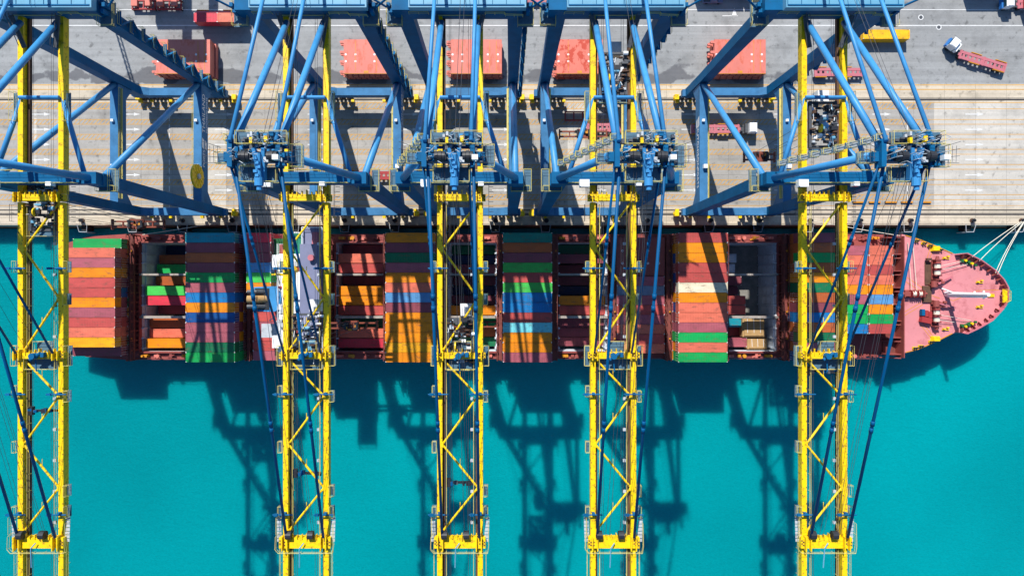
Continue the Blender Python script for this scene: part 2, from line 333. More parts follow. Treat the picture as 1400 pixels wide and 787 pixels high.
# yellow lane lines with hatching between, white arrows
bands = [(140.5, 149), (163.5, 170), (183.8, 190.5), (204.3, 211), (225, 231.5), (245.8, 252.3), (266, 273)]
q = MB()
def yl(y, x0=-700, x1=700, wd=0.16): q.quad(x0, x1, PY(y) - wd / 2, PY(y) + wd / 2, 0.016)
for a, b_ in bands:
    yl(a); yl(b_)
    x = -150
    while x < PX(1270):
        y0, y1 = PY(b_) + 0.1, PY(a) - 0.1; d = (y1 - y0) * 0.9
        q.add([(x, y0, 0.016), (x + 0.2, y0, 0.016), (x + d + 0.2, y1, 0.016), (x + d, y1, 0.016)], [(0, 1, 2, 3)]); x += 1.12
for y in (116.3, 122.5): yl(y, wd=0.2)
yl(281, wd=0.15)
tag(q.build('lane_marking', M['line_y']), kind='structure')
q = MB()
lanes = [156.3, 177, 197.6, 218.2, 239, 260]
for y in lanes:
    for ax in (56, 179, 306, 433, 560, 685, 817, 944, 1071, 1205, 1332, -70, 1460):
        X, Y = PX(ax), PY(y)
        q.quad(X - 2.4, X + 0.9, Y - 0.11, Y + 0.11, 0.02)
        q.add([(X + 0.8, Y - 0.42, 0.02), (X + 2.5, Y, 0.02), (X + 0.8, Y + 0.42, 0.02)], [(0, 1, 2)])
q.quad(-300, 300, PY(35.2) - 0.12, PY(35.2) + 0.12, 0.02); q.quad(-300, 300, PY(13.6) - 0.1, PY(13.6) + 0.1, 0.02)
for ax in (231.5, 1240.5, 1095):
    for i in range(12):
        y0 = PY(146 + i * 12); q.quad(PX(ax) - 0.09, PX(ax) + 0.09, y0 - 1.5, y0, 0.02)
X, Y = PX(1004), PY(22)
q.quad(X - 3.2, X + 0.9, Y - 0.1, Y + 0.1, 0.02); q.add([(X - 0.7, Y, 0.02), (X + 0.7, Y, 0.02), (X, Y + 2.2, 0.02)], [(0, 1, 2)])
tag(q.build('road_marking', M['line_w']), kind='structure')

# manhole covers
def manhole(px, py, label):
    e = empty('manhole_cover', (PX(px), PY(py), 0))
    a = MB()
    for i in range(20):
        t0, t1 = 2 * math.pi * i / 20, 2 * math.pi * (i + 1) / 20
        a.add([(0.72 * math.cos(t0), 0.72 * math.sin(t0), 0.024), (0.5 * math.cos(t0), 0.5 * math.sin(t0), 0.024), (0.5 * math.cos(t1), 0.5 * math.sin(t1), 0.024), (0.72 * math.cos(t1), 0.72 * math.sin(t1), 0.024)], [(3, 2, 1, 0)])
    a.build('ring', M['line_w'], e)
    MB().tube((0, 0, 0.0), (0, 0, 0.03), 0.44, 20).build('lid', M['dgrey'], e)
    tag(e, label, 'manhole', 'manholes in the yard')
manhole(1259, 24, 'round manhole with white painted ring, upper one, left of the red truck')
manhole(1283.5, 37.5, 'round manhole with white painted ring, just above the turning truck')

# bollards and fenders along the edge
b0 = None
bl = [44, 113, 181, 250, 318, 403, 471.5, 540, 609, 678, 747, 816, 885, 971, 1038, 1107, 1175, 1243.8, 1328.6, 1396]
for i, px in enumerate(bl):
    if b0 is None:
        e = empty('bollard', (0, 0, 0)); MB().tube((0, 0, 0), (0, 0, 0.16), 0.62, 16).build('base_plate', M['rust_rail'], e)
        a = MB(); a.tube((0, 0, 0.16), (0, 0, 0.7), 0.3, 12, 0.24); a.tube((0, 0, 0.66), (0, 0, 0.9), 0.3, 12, 0.5); a.cbox((0, 0, 0.8), (1.1, 0.42, 0.2)); a.build('post', M['black'], e); b0 = e
    else: e = copy_tree(b0)
    e.location = (PX(px), PY(301.6), 0.01)
    tag(e, 'black mooring bollard on the concrete quay edge, ' + (f'{["first","second","third","fourth","fifth","sixth","seventh","eighth","ninth","tenth","eleventh","twelfth","thirteenth","fourteenth","fifteenth","sixteenth","seventeenth","eighteenth","nineteenth","last"][i]} from the left'), 'bollard', 'bollards along the quay edge')
f0 = None
for i, px in enumerate(bl):
    if f0 is None:
        e = empty('quay_fender', (0, 0, 0))
        a = MB(); a.box(-0.85, 0.85, -1.6, -0.05, -3.4, -1.0); a.tube((0, 0, -2.2), (0, -1.6, -2.2), 0.95, 14); a.build('rubber_block', M['rubber'], e)
        a = MB(); a.path([(-1.35, 0, 0.1), (-1.0, -2.0, -0.3), (1.0, -2.0, -0.3), (1.35, 0, 0.1)], 0.09, 6); a.box(-1.0, 1.0, -2.1, -1.9, -3.8, -0.5); a.build('frame', M['grey'], e); f0 = e
    else: e = copy_tree(f0)
    e.location = (PX(px) - 0.2, 16.9, -0.1)
    nm = ["first","second","third","fourth","fifth","sixth","seventh","eighth","ninth","tenth","eleventh","twelfth","thirteenth","fourteenth","fifteenth","sixteenth","seventeenth","eighteenth","nineteenth","last"][i]
    tag(e, f'grey framed rubber fender hanging on the quay wall over the water, {nm} from the left', 'fender', 'fenders on the quay wall')

# yellow capped kerb blocks near the right crane
for i, px in enumerate((1173, 1195, 1217, 1239, 1264)):
    e = empty('barrier_block', (PX(px), PY(276.5), 0))
    MB().box(-1.5, 1.5, -0.2, 0.2, 0, 0.4).build('block', M['rubber'], e)
    MB().box(-1.52, 1.52, -0.21, 0.21, 0.403, 0.45).build('cap', M['orangep'], e)
    tag(e, f'low barrier block with yellow top by the waterside rail, {["leftmost","second from left","middle","second from right","rightmost"][i]} of five', 'barrier', 'yellow topped barrier blocks')

def text_mesh(txt, size, name, m, parent, loc, rot, thick=0.01):
    cu = bpy.data.curves.new(name, 'FONT'); cu.body = txt; cu.size = size; cu.extrude = thick; cu.align_x = 'CENTER'; cu.align_y = 'CENTER'
    t = bpy.data.objects.new(name + '_tmp', cu); COL.objects.link(t); bpy.context.view_layer.update()
    me = bpy.data.meshes.new_from_object(t); bpy.data.objects.remove(t); me.name = name; me.materials.clear(); me.materials.append(m)
    o = bpy.data.objects.new(name, me); COL.objects.link(o); o.parent = parent; o.location = loc; o.rotation_euler = rot
    return o

# ------------------------------------------------------------------ quay cranes
YB = 34.75                                  # crane origin, halfway between the rails
LY, WY = 50.0, 19.5
OFF = (0, YB, 0)
def platform(e, x0, x1, y0, y1, z, name='platform', rails=((1, 1, 1, 1)), g='grating'):
    p = MB().box(x0, x1, y0, y1, z - 0.08, z).build(name, M[g], e, off=OFF)
    r = MB(); c = [(x0, y0, z), (x1, y0, z), (x1, y1, z), (x0, y1, z), (x0, y0, z)]
    for i in range(4):
        if rails[i]: r.rail([c[i], c[i + 1]])
    r.build('railing', M['yellow_rail'], p, off=(0, 0, 0) if False else OFF)
    return p
def make_crane():
    e = empty('quay_crane', (0, YB, 0))
    bd = lambda mb, n, m, p=None, sm=False: mb.build(n, M[m] if isinstance(m, str) else [M[i] for i in m], p or e, sm, OFF)
    for Y, s in ((LY, 1), (WY, -1)):
        # sill beam with haunches up into the legs
        a = MB(); a.box(-7.0, 7.0, Y - 0.95, Y + 0.95, 4.6, 6.6)
        for sx in (-1, 1):
            xs = sorted((sx * 7.0, sx * 10.9))
            zi, zo = (6.6, 8.6) if sx > 0 else (8.6, 6.6)
            a.hexa([(xs[0], Y - .96, 4.4), (xs[1], Y - .96, 4.4), (xs[1], Y + .96, 4.4), (xs[0], Y + .96, 4.4)], [(xs[0], Y - .96, zi), (xs[1], Y - .96, zo), (xs[1], Y + .96, zo), (xs[0], Y + .96, zi)])
            a.cbox((sx * 11.3, Y, 5.0), (1.6, 1.7, 1.4))
        bd(a, 'sill_beam', 'blue_dusty')
        for sx in (-1, 1):
            a = MB()
            for k in range(4):
                x = sx * (5.0 + k * 2.05)
                a.hexa([(x - .85, Y - .35, 1.0), (x + .85, Y - .35, 1.0), (x + .85, Y + .35, 1.0), (x - .85, Y + .35, 1.0)], [(x - .3, Y - .35, 2.4), (x + .3, Y - .35, 2.4), (x + .3, Y + .35, 2.4), (x - .3, Y + .35, 2.4)])
            for k in (0, 2):
                x = sx * (6.0 + k * 2.05); a.hexa([(x - 1.4, Y - .4, 2.4), (x + 1.4, Y - .4, 2.4), (x + 1.4, Y + .4, 2.4), (x - 1.4, Y + .4, 2.4)], [(x - .4, Y - .4, 3.4), (x + .4, Y - .4, 3.4), (x + .4, Y + .4, 3.4), (x - .4, Y + .4, 3.4)])
            a.cbox((sx * 8.05, Y, 3.9), (5.2, 1.2, 0.9))
            bg_ = bd(a, 'bogie', 'black')
            a = MB()
            for k in range(8):
                x = sx * (4.5 + k * 1.03); a.tube((x, Y - .2, .4), (x, Y + .2, .4), .36, 12)
            bd(a, 'wheel_set', 'dgrey', bg_)
            a = MB(); a.cbox((sx * 12.6, Y, 1.5), (1.1, 1.3, 1.6)); a.tube((sx * 12.6, Y, 1.4), (sx * 13.3, Y, 1.4), .35, 10); a.cbox((sx * 12.3, Y - s * 0.9, 1.2), (.9, .7, .8)); bd(a, 'buffer', 'yellow', bg_)
            a = MB(); a.cbox((sx * 4.1, Y - 0.9, 1.6), (.8, .6, .7)); a.cbox((sx * 9.0, Y - 0.95, 1.8), (.7, .5, .6)); bd(a, 'drive_motor', 'yellow', bg_)
        # legs
        for sx in (-1, 1):
            a = MB()
            a.hexa([(sx * 10 - 1.35, Y - 1.0, 4.5), (sx * 10 + 1.35, Y - 1.0, 4.5), (sx * 10 + 1.35, Y + 1.0, 4.5), (sx * 10 - 1.35, Y + 1.0, 4.5)],
                   [(sx * 10 - 1.15, Y - 1.02, 17), (sx * 10 + 1.15, Y - 1.02, 17), (sx * 10 + 1.15, Y + 1.02, 17), (sx * 10 - 1.15, Y + 1.02, 17)])
            a.hexa([(sx * 10 - 1.15, Y - 1.02, 17), (sx * 10 + 1.15, Y - 1.02, 17), (sx * 10 + 1.15, Y + 1.02, 17), (sx * 10 - 1.15, Y + 1.02, 17)],
                   [(sx * 10 - 1.45, Y - 1.05, 53.2), (sx * 10 + 1.45, Y - 1.05, 53.2), (sx * 10 + 1.45, Y + 1.05, 53.2), (sx * 10 - 1.45, Y + 1.05, 53.2)])
            lg = bd(a, 'leg', 'blue')
    for sx in (-1, 1):
        a = MB(); a.box(sx * 10 - 0.97, sx * 10 + 0.97, WY + 1.06, LY - 1.06, 12.9, 16.1)
        for Y, s in ((WY, 1), (LY, -1)):
            y0, y1 = sorted((Y + s * 1.06, Y + s * 4.0))
            if s > 0: zb0, zb1 = 10.4, 12.87
            else: zb0, zb1 = 12.87, 10.4
            a.hexa([(sx * 10 - .95, y0, zb0), (sx * 10 + .95, y0, zb0), (sx * 10 + .95, y1, zb1), (sx * 10 - .95, y1, zb1)], [(sx * 10 - .95, y0, 12.88), (sx * 10 + .95, y0, 12.88), (sx * 10 + .95, y1, 12.885), (sx * 10 - .95, y1, 12.885)])
        pt = bd(a, 'portal_tie', 'blue_dusty')
        r = MB().rail([(sx * 10 - sx * 1.2, WY + 2, 15.2), (sx * 10 - sx * 1.2, LY - 2, 15.2)], r=0.05); r.box(*sorted((sx * 10 - sx * 1.5, sx * 10 - sx * 0.98)), WY + 2, LY - 2, 15.1, 15.18); bd(r, 'railing', 'yellow_rail', pt)
        a = MB(); a.cbox((sx * 10 + .2, 29, 16.6), (.9, .9, 1.0)); a.cbox((sx * 10 - .2, 40, 16.4), (.6, .6, .6)); bd(a, 'junction_box', 'white', pt)
        # writing on the outer faces
        rot = (R(90), 0, R(90)) if sx > 0 else (R(90), 0, R(-90))
        fx = sx * (10 + 0.985)
        if sx > 0:
            text_mesh('THAILAND', 1.9, 'lettering', M['white'], pt, (fx, 42.0 - YB, 15.0), rot)
            text_mesh('HUTCHISON PORTS', 0.95, 'lettering', M['white'], pt, (fx, 42.0 - YB, 13.5), rot)
            text_mesh('PORTS', 1.4, 'lettering', M['white'], pt, (fx, 31.2 - YB, 14.9), rot)
        else:
            text_mesh('HUTCHISON', 1.8, 'lettering', M['white'], pt, (fx, 34.0 - YB, 14.6), rot)
            text_mesh('PORTS', 1.6, 'lettering', M['white'], pt, (fx, 26.5 - YB, 14.6), rot)
        a = MB(); cy = 34.6 if sx > 0 else 39.8
        for k in range(2):
            zz = 15.4 - k * 1.35
            dx = 0.03 if sx > 0 else -0.03
            a.add([(fx, cy - 1.2, zz - .5), (fx, cy + 1.1 - .4 * k, zz - .5), (fx, cy + 1.5 - .4 * k, zz + .45), (fx, cy - .8, zz + .45)], [(0, 1, 2, 3)])
        bd(a, 'emblem', 'white', pt)
        # diagonal tubes from the landside portal level up to the waterside leg top
        bd(MB().tube((sx * 10, LY - 0.8, 15.5), (sx * 10, WY + 1.0, 50.5), 0.66, 16), 'side_brace', 'blue_tube', None, True)
    # upper cross beams
    a = MB(); a.box(-11.8, 11.2, 48.88, 51.4, 51.75, 55.6); lb = bd(a, 'landside_crossbeam', 'blue')
    r = MB()
    r.rail([(-5.5, 48.75, 54.0), (-9.0, 48.75, 54.0)], r=.042); r.rail([(4.6, 48.7, 54.0), (8.0, 48.7, 54.0), (8.2, 48.6, 53.5), (11.3, 48.5, 53.5)], r=.06)
    r.path([(-4.5, 48.7, 53.8), (4.3, 48.7, 53.8)], .07, 5); bd(r, 'railing', 'yellow_rail', lb)
    for sx in (-1, 1):
        x0, x1 = sorted((sx * 10.4, sx * 13.2)); platform(e, x0, x1, 47.2, 51.6, 52.4)
        a = MB()
        for k in range(5): a.cbox((sx * (11 + .4 * k), 49.2 + (k % 3) * .9, 53 + .3 * k), (.6, .7, 1.0 + .2 * k))
        a.tube((sx * 13.0, 50, 54.2), (sx * 15, 50.6, 56), .2, 8); bd(a, 'winch_gear', 'blue')
    a = MB(); a.box(-8.7, 11.8, 48.7, 66, 55.62, 57.0); mh = bd(a, 'machine_house', 'blue_light')
    a = MB()
    for i in range(9): a.box(-8.5 + i * 2.4, -8.42 + i * 2.4, 49.0, 65.8, 57.0, 57.08)
    a.box(-8.4, 11.5, 49.0, 49.2, 57.0, 57.12)
    bd(a, 'roof_seam', 'blue', mh)
    a = MB(); a.cbox((-3, 53, 57.5), (2.2, 1.6, 1)); a.cbox((5, 55, 57.4), (1.6, 2.6, .8)); bd(a, 'roof_vent', 'grey', mh)
    a = MB(); a.box(-8.6, 8.6, 18.6, 20.4, 53.3, 55.4); a.box(-11.3, 11.3, 18.45, 20.55, 53.22, 55.0); wb = bd(a, 'waterside_crossbeam', 'blue')
    r = MB().rail([(-8.4, 18.4, 55.45), (8.4, 18.4, 55.45)]); r.rail([(-8.4, 20.6, 55.45), (8.4, 20.6, 55.45)]); bd(r, 'railing', 'yellow_rail', wb)
    for x, z, s_ in ((-5.7, 56.5, 1.7), (3.9, 55.9, 0.95)):
        a = MB(); a.cbox((x, 18.2, z), (s_, s_ * .75, 1.2)); a.box(x - s_ / 2.2, x + s_ / 2.2, 18.2 - s_ * .75 / 2 - .03, 18.2 - s_ * .75 / 2, z - .45, z + .3, 1); bd(a, 'equipment_cabin', ('white', 'glass'), wb)
    for sx in (-1, 1):
        x0, x1 = sorted((sx * 9.2, sx * 12.6)); platform(e, x0, x1, 17.6, 18.6, 51.0); platform(e, *sorted((sx * 11.5, sx * 12.9)), 17.6, 21.6, 51.0)
        bd(MB().tube((sx * 3.65, 34.2, 52.6), (sx * 8.2, 20.0, 53.2), 0.43, 12), 'plan_brace', 'blue_tube', None, True)
        platform(e, *sorted((sx * 4.3, sx * 5.2)), 30.0, 35.2, 52.6)
    bd(MB().tube((-3.6, 34.2, 53.3), (3.6, 34.2, 53.3), 0.35, 10), 'girder_tie', 'blue_tube')
    # girders
    for sx in (-1, 1):
        a = MB(); a.box(sx * 3.65 - .47, sx * 3.65 + .47, 17.0, 70, 51.55, 53.0); g = bd(a, 'trolley_girder', 'yellow')
        xi0, xi1 = sorted((sx * 3.16, sx * 2.75))
        bd(MB().box(xi0, xi1, 17.0, 70, 51.3, 52.0), 'trolley_rail', 'rust_rail', g)
        a = MB(); a.box(sx * 3.65 - .46, sx * 3.65 + .46, -62, 15.4, 51.6, 53.0); bo = bd(a, 'boom_girder', 'yellow')
        a = MB()
        for i in range(52):
            y = -61 + i * 1.48
            if abs(y) < 200: a.cbox((sx * 3.65 + (.36 if i % 2 else -.32), y, 53.03), (.1, .22, .06))
        a.box(sx * 3.65 - .34, sx * 3.65 + .38, -61.5, 15, 53.0, 53.012, 1)
        bd(a, 'girder_fitting', ('rust_rail', 'yellow'), bo)
        bd(MB().box(xi0, xi1, -62, 15.4, 51.3, 52.0), 'trolley_rail', 'rust_rail', bo)
        r = MB().rail([(sx * 2.45, -61, 51.9), (sx * 2.45, 15, 51.9)], r=.05, step=3); r.rail([(sx * 4.7, -61, 52.0), (sx * 4.7, -46, 52)], r=.042); bd(r, 'railing', 'yellow_rail', bo)
        for yy in (3.5, -19.0, -40.5):
            a = MB(); a.tube((sx * 3.65 - 2.0, yy, 53.9), (sx * 3.65 + 1.6, yy, 53.9), .13, 8); a.cbox((sx * 3.65, yy, 53.4), (.5, .5, .8)); a.cbox((sx * 3.65 - 1.4, yy, 53.9), (.7, .4, .5)); bd(a, 'stay_rest', 'blue', bo)
        for yy in ((3.8, -2.0, -12.2, -19.5, -36.5, -40.3) if sx > 0 else (-12.2, -18.6, -28.6, -40.3, 3.8)):
            l = 3.6 if yy == -12.2 else 2.0
            x0, x1 = sorted((sx * 4.26, sx * (5.0 if yy != -12.2 else 5.2)))
            p = platform(e, x0, x1, yy - l / 2, yy + l / 2, 52.2)
    # plan bracing of the boom
    Rr, Ll = 3.2, -3.2
    nd = [(Rr, 15.4), (Ll, 7.0), (Rr, -1.8), (Ll, -11.4)], [(Ll, -12.8), (Rr, -19.5), (Ll, -28.2), (Rr, -36.0), (Ll, -43.9)]
    for seq in nd:
        for p, q_ in zip(seq, seq[1:]):
            a = MB().tube((p[0], p[1], 52.75), (q_[0], q_[1], 52.75), .19, 10)
            m_ = Vector(((p[0] + q_[0]) / 2, (p[1] + q_[1]) / 2, 52.6)); a.tube(m_, m_ + Vector((0, 1.3, 0)), .06, 5)
            a.cbox((q_[0] * 1.03, q_[1], 52.85), (.6, 1.0, .4)); bd(a, 'boom_brace', 'yellow')
    # yellow cross ties
    for yy, wd, nm in ((16.2, 1.15, 'hinge_tie'), (-12.1, 1.05, 'mid_tie'), (-45.6, 1.9, 'outer_tie'), (-61.0, 1.4, 'tip_tie')):
        a = MB(); a.box(-4.6, 4.6, yy - wd / 2, yy + wd / 2, 52.4, 53.7); t = bd(a, nm, 'yellow')
        if nm == 'tip_tie': continue
        a = MB()
        for i in range(10): a.cbox((-3.9 + i * .86, yy + wd / 2 + .15, 53.6), (.14, .5 + .35 * ((i * 7) % 3), .5 + .2 * (i % 2)))
        for sx in (-1, 1):
            for i in range(2): a.cbox((sx * (3.0 + i * .9), yy, 54.0), (.18, wd + .6, .7))
        bd(a, 'lug', 'yellow', t)
        a = MB()
        for sx in (-1, 1):
            for ii in range(4):
                for jj in range(4):
                    if (ii + jj) % 2: a.cbox((sx * 4.0 + (ii - 1.5) * .27, yy + (jj - 1.5) * .27, 53.72), (.25, .25, .05))
        bd(a, 'grip_pattern', 'rust_rail', t)
    p = platform(e, -2.6, 3.0, -14.6, -12.7, 52.5); p = platform(e, -1.0, 2.0, -11.5, -9.6, 52.5)
    a = MB(); a.tube((-.2, -12.1, 53.9), (-.2, -12.1, 55.0), .55, 12); a.tube((-.9, -12.8, 54.3), (.9, -11.6, 54.3), .3, 10); a.cbox((1.3, -11.9, 54.1), (.6, .8, .7)); a.tube((-.1, -12.9, 54), (.0, -14.9, 54.0), .12, 6); bd(a, 'sheave_block', ('blue', 'dgrey'))
    r = MB(); r.rail([(-4.7, -44.0, 53.0), (-5.1, -44.4, 53.0), (-5.2, -46.6, 53.0), (-4.6, -47.3, 53.0), (5.0, -47.3, 53.0), (5.2, -46.0, 53.0), (5.1, -42.0, 53)]); r.rail([(-5.0, -41, 53), (-5.0, -44, 53)]); bd(r, 'railing', 'yellow_rail')
    a = MB()
    for sx in (-1, 1):
        for i in range(7): a.cbox((sx * (4.9 - .02 * i), -41.5 - i * .65, 52.9), (.8, .5, .08))
    bd(a, 'stair', 'grey')
    a = MB(); 
    for x in (-2.7, 1.2): a.tube((x - .5, -44.0, 54.1), (x + .5, -44.0, 54.1), .75, 14)
    bd(a, 'sheave', 'black')
    a = MB(); a.path([(0, -45.4, 54.2), (-.7, -46.3, 54.4), (-.8, -49.8, 54.1)], .1, 6); bd(a, 'warning_pole', 'blue_light')
    # head frame at the apex
    AY, AZ = 18.9, 76.0
    for sx in (-1, 1):
        x = sx * 3.3
        bd(MB().tube((sx * 10, WY, 54.5), (sx * 4.3, AY + .3, AZ - 1.5), 0.62, 16), 'apex_leg', 'blue_tube', None, True)
        bd(MB().tube((x, 47.6, 53.4), (x, AY + 1.4, AZ - .6), 0.54, 16), 'back_leg', 'blue_tube', None, True)
        bd(MB().tube((x, 69.5, 53.6), (x, AY + 2.0, AZ + .5), 0.31, 12), 'backstay', 'blue_tube', None, True)
        for tx, ty, r_ in ((-.6, -11.6, .2), (.5, -44.4, .25)):
            p0 = Vector((x + tx * .6, AY - 1.2, AZ - .6)); p1 = Vector((x + (tx * .4), ty, 54.2))
            a = MB().tube(p0, p1, r_, 10)
            for f_ in ((.33, .36) if ty > -20 else (.30, .33, .64, .66)):
                q_ = p0.lerp(p1, f_); a.tube(q_, q_ + (p1 - p0).normalized() * .9, r_ * 1.35, 10)
            bd(a, 'forestay', 'blue_stay', None, True)
        # landing ladders by back legs
        a = MB()
        p0 = Vector((x + sx * .9, 48.4, 54.5)); p1 = Vector((x - sx * .5, 43.2, 53.1))
        for d_ in (-.3, .3): a.tube(p0 + Vector((d_, 0, 1)), p1 + Vector((d_, 0, 1)), .07, 5)
        a.beam(p0, p1, .8, .25); bd(a, 'access_stair', 'dgrey')
    a = MB(); a.box(-4.6, 5.2, AY - .7, AY + .7, AZ - 2.0, AZ - .4); a.box(-3.8, -3.1, AY - 1.6, AY + 2.4, AZ - 1.5, AZ + .3); a.box(3.1, 3.8, AY - 1.6, AY + 2.4, AZ - 1.5, AZ + .3)
    a.box(-2.0, 4.8, AY + 1.2, AY + 1.6, AZ - 1.0, AZ - .6); hf = bd(a, 'head_frame', 'blue')
    a = MB()
    for x in (-1.1, 2.85):
        for k in range(3): a.tube((x - .75 + k * .5, AY - .2, AZ + .5), (x - .3 + k * .5, AY - .2, AZ + .5), .75 + .08 * (k % 2), 16)
    bd(a, 'sheave', 'black', hf)
    a = MB(); a.beam((0.2, AY + 1, AZ + .6), (0.7, AY - 3.6, AZ - .6), .5, .9); a.beam((1.6, AY + 1, AZ + .6), (1.2, AY - 3.6, AZ - .6), .5, .9)
    a.tube((.9, AY + .2, AZ + .8), (.95, AY - 5.0, AZ + .6), .38, 10); a.tube((.9, AY - 3.2, AZ + .6), (.9, AY - 4.4, AZ + .6), .62, 12)
    for k in range(5): a.cbox((.6 + .25 * (k % 3), AY - .6 - k * .6, AZ + 1.1), (.5, .4, .4))
    bd(a, 'boom_latch', 'blue_tube', hf)
    bd(MB().cbox((3.93, AY - .7, AZ + 2.2), (.85, .7, .9)), 'lamp_box', 'white', hf)
    a = MB(); a.cbox((-.1, AY + 2.0, AZ + .8), (.4, .8, .5)); a.cbox((2.0, AY + 2.2, AZ + .8), (.5, .8, .5)); bd(a, 'motor', 'yellow', hf)
    platform(e, -2.4, 4.9, AY + 1.6, AY + 3.4, AZ - .2); platform(e, -2.2, 3.0, AY - 3.6, AY - 1.4, AZ - 1.2)
    platform(e, -6.2, -3.9, AY - .8, AY + .8, AZ - 2.0); platform(e, 4.9, 6.6, AY - 1.4, AY + 1.8, AZ - 1.6)
    a = MB()
    rnd = random.Random(3)
    for i in range(64):
        x, y, z = rnd.uniform(-3.8, 4.8), AY + rnd.uniform(-1.4, 3.2), AZ + rnd.uniform(-.2, .7)
        a.cbox((x, y, z), (rnd.uniform(.2, .7), rnd.uniform(.2, .7), rnd.uniform(.3, .8)), rnd.choice([0, 3, 3, 1, 1, 2]))
    for i in range(22):
        x, y = rnd.uniform(-3.5, 4.6), AY + rnd.uniform(-1.4, 3.4); a.path([(x, y, AZ), (x, y, AZ + 2.0), (x + .6, y + rnd.uniform(-.5, .5), AZ + 2.2)], .05, 4, 2)
    bd(a, 'head_machinery', ('blue_tube', 'dgrey', 'grey', 'blue'), hf)
    # aerial racks beyond the head
    for sx in (-1, 1):
        a = MB()
        for k in range(4):
            y = AY - 1 + k * .7; a.path([(sx * 4.6, y, AZ + .3), (sx * 6.9, y - .2 + .3 * k, AZ + .8 + .1 * k)], .035, 4)
        for k in range(4): a.path([(sx * (5 + k * .55), AY - 1, AZ + .5), (sx * (5 + k * .55), AY + 1.3, AZ + .6)], .035, 4)
        bd(a, 'aerial_rack', 'dgrey', hf)
    # stair up the left apex leg
    n = 9
    for i in range(n):
        t = i / (n - 1); x = -9.8 + t * 6.0; z = 57.0 + t * 18; y = 21.5
        p = platform(e, x - .6, x + .6, y - .35, y + .55, z, 'stair_landing')
        if i:
            a = MB(); a.beam((x - 1.0, y, z - 3.0), (x - .2, y, z), .6, .1)
            for dy in (-.35, .4): a.path([(x - 1.0, y + dy, z - 2.0), (x - .2, y + dy, z + 1.0)], .045, 4)
            bd(a, 'stair_flight', 'grey')
    # zigzag stair up the right landside leg
    n = 12
    for i in range(n):
        z = 6.5 + i * 3.9
        p = MB().box(11.5, 12.3, LY - 1.3, LY + 1.4, z - .08, z); 
        s_ = 1 if i % 2 else -1
        if i < n - 1: p.beam((11.9, LY - 1.3 * s_, z), (11.9, LY + 1.3 * s_, z + 3.9), .7, .15)
        p = bd(p, 'leg_stair', 'blue')
        r = MB().rail([(12.3, LY - 1.3, z), (12.3, LY + 1.4, z), (11.5, LY + 1.4, z)]); bd(r, 'railing', 'yellow_rail', p)
    a = MB()
    for i in range(44): a.cbox((10.0 + 1.22 + .004 * i, LY + .2, 18 + i * .8), (.12, .9, .14))
    a.box(11.1, 11.25, LY - .8, LY - .7, 17, 53); bd(a, 'cable_tray', 'dgrey')
    # ladders on girders side, wire ropes
    a = MB()
    for x in (-1.6, -.9, .9, 1.6, 2.0): a.tube((x * .6, AY - 1, AZ), (x, -44.2, 54.2), .035, 4, cap=False)
    for x in (-1.2, 1.4): a.tube((x * .6, AY - 1, AZ), (x, -11.5, 54.4), .035, 4, cap=False)
    for x in (-2.0, -1.7, 1.5, 1.9): a.tube((x, 68, 52.4), (x, -58, 52.4), .03, 4, cap=False)
    a.tube((.6, 56, 57.2), (.9, AY + 1, AZ), .04, 4, cap=False); a.tube((1.3, 56, 57.2), (1.5, AY + 1, AZ), .04, 4, cap=False)
    bd(a, 'wire_rope', 'wire')
    a = MB()
    for i in range(10): a.cbox((2.1, 8 - i * 5.6, 52.3), (.5, .5, .35))
    bd(a, 'lamp', 'grey')
    a = MB()
    for i in range(22): a.tube((-5.0, 17.5 - i * .0, 30 + i), (-5.0, 17.5, 30.2 + i), .05, 4)
    # ladder cages near hinge
    r = MB().rail([(5.2, 12, 52.4), (5.2, 19, 52.4)]); r.rail([(-5.2, 12, 52.4), (-5.2, 15, 52.4)])
    for i in range(8): r.path([(5.2, 12 + i * .9, 52.5), (6.0, 12 + i * .9, 52.5)], .05, 4)
    bd(r, 'ladder', 'dgrey')
    return e

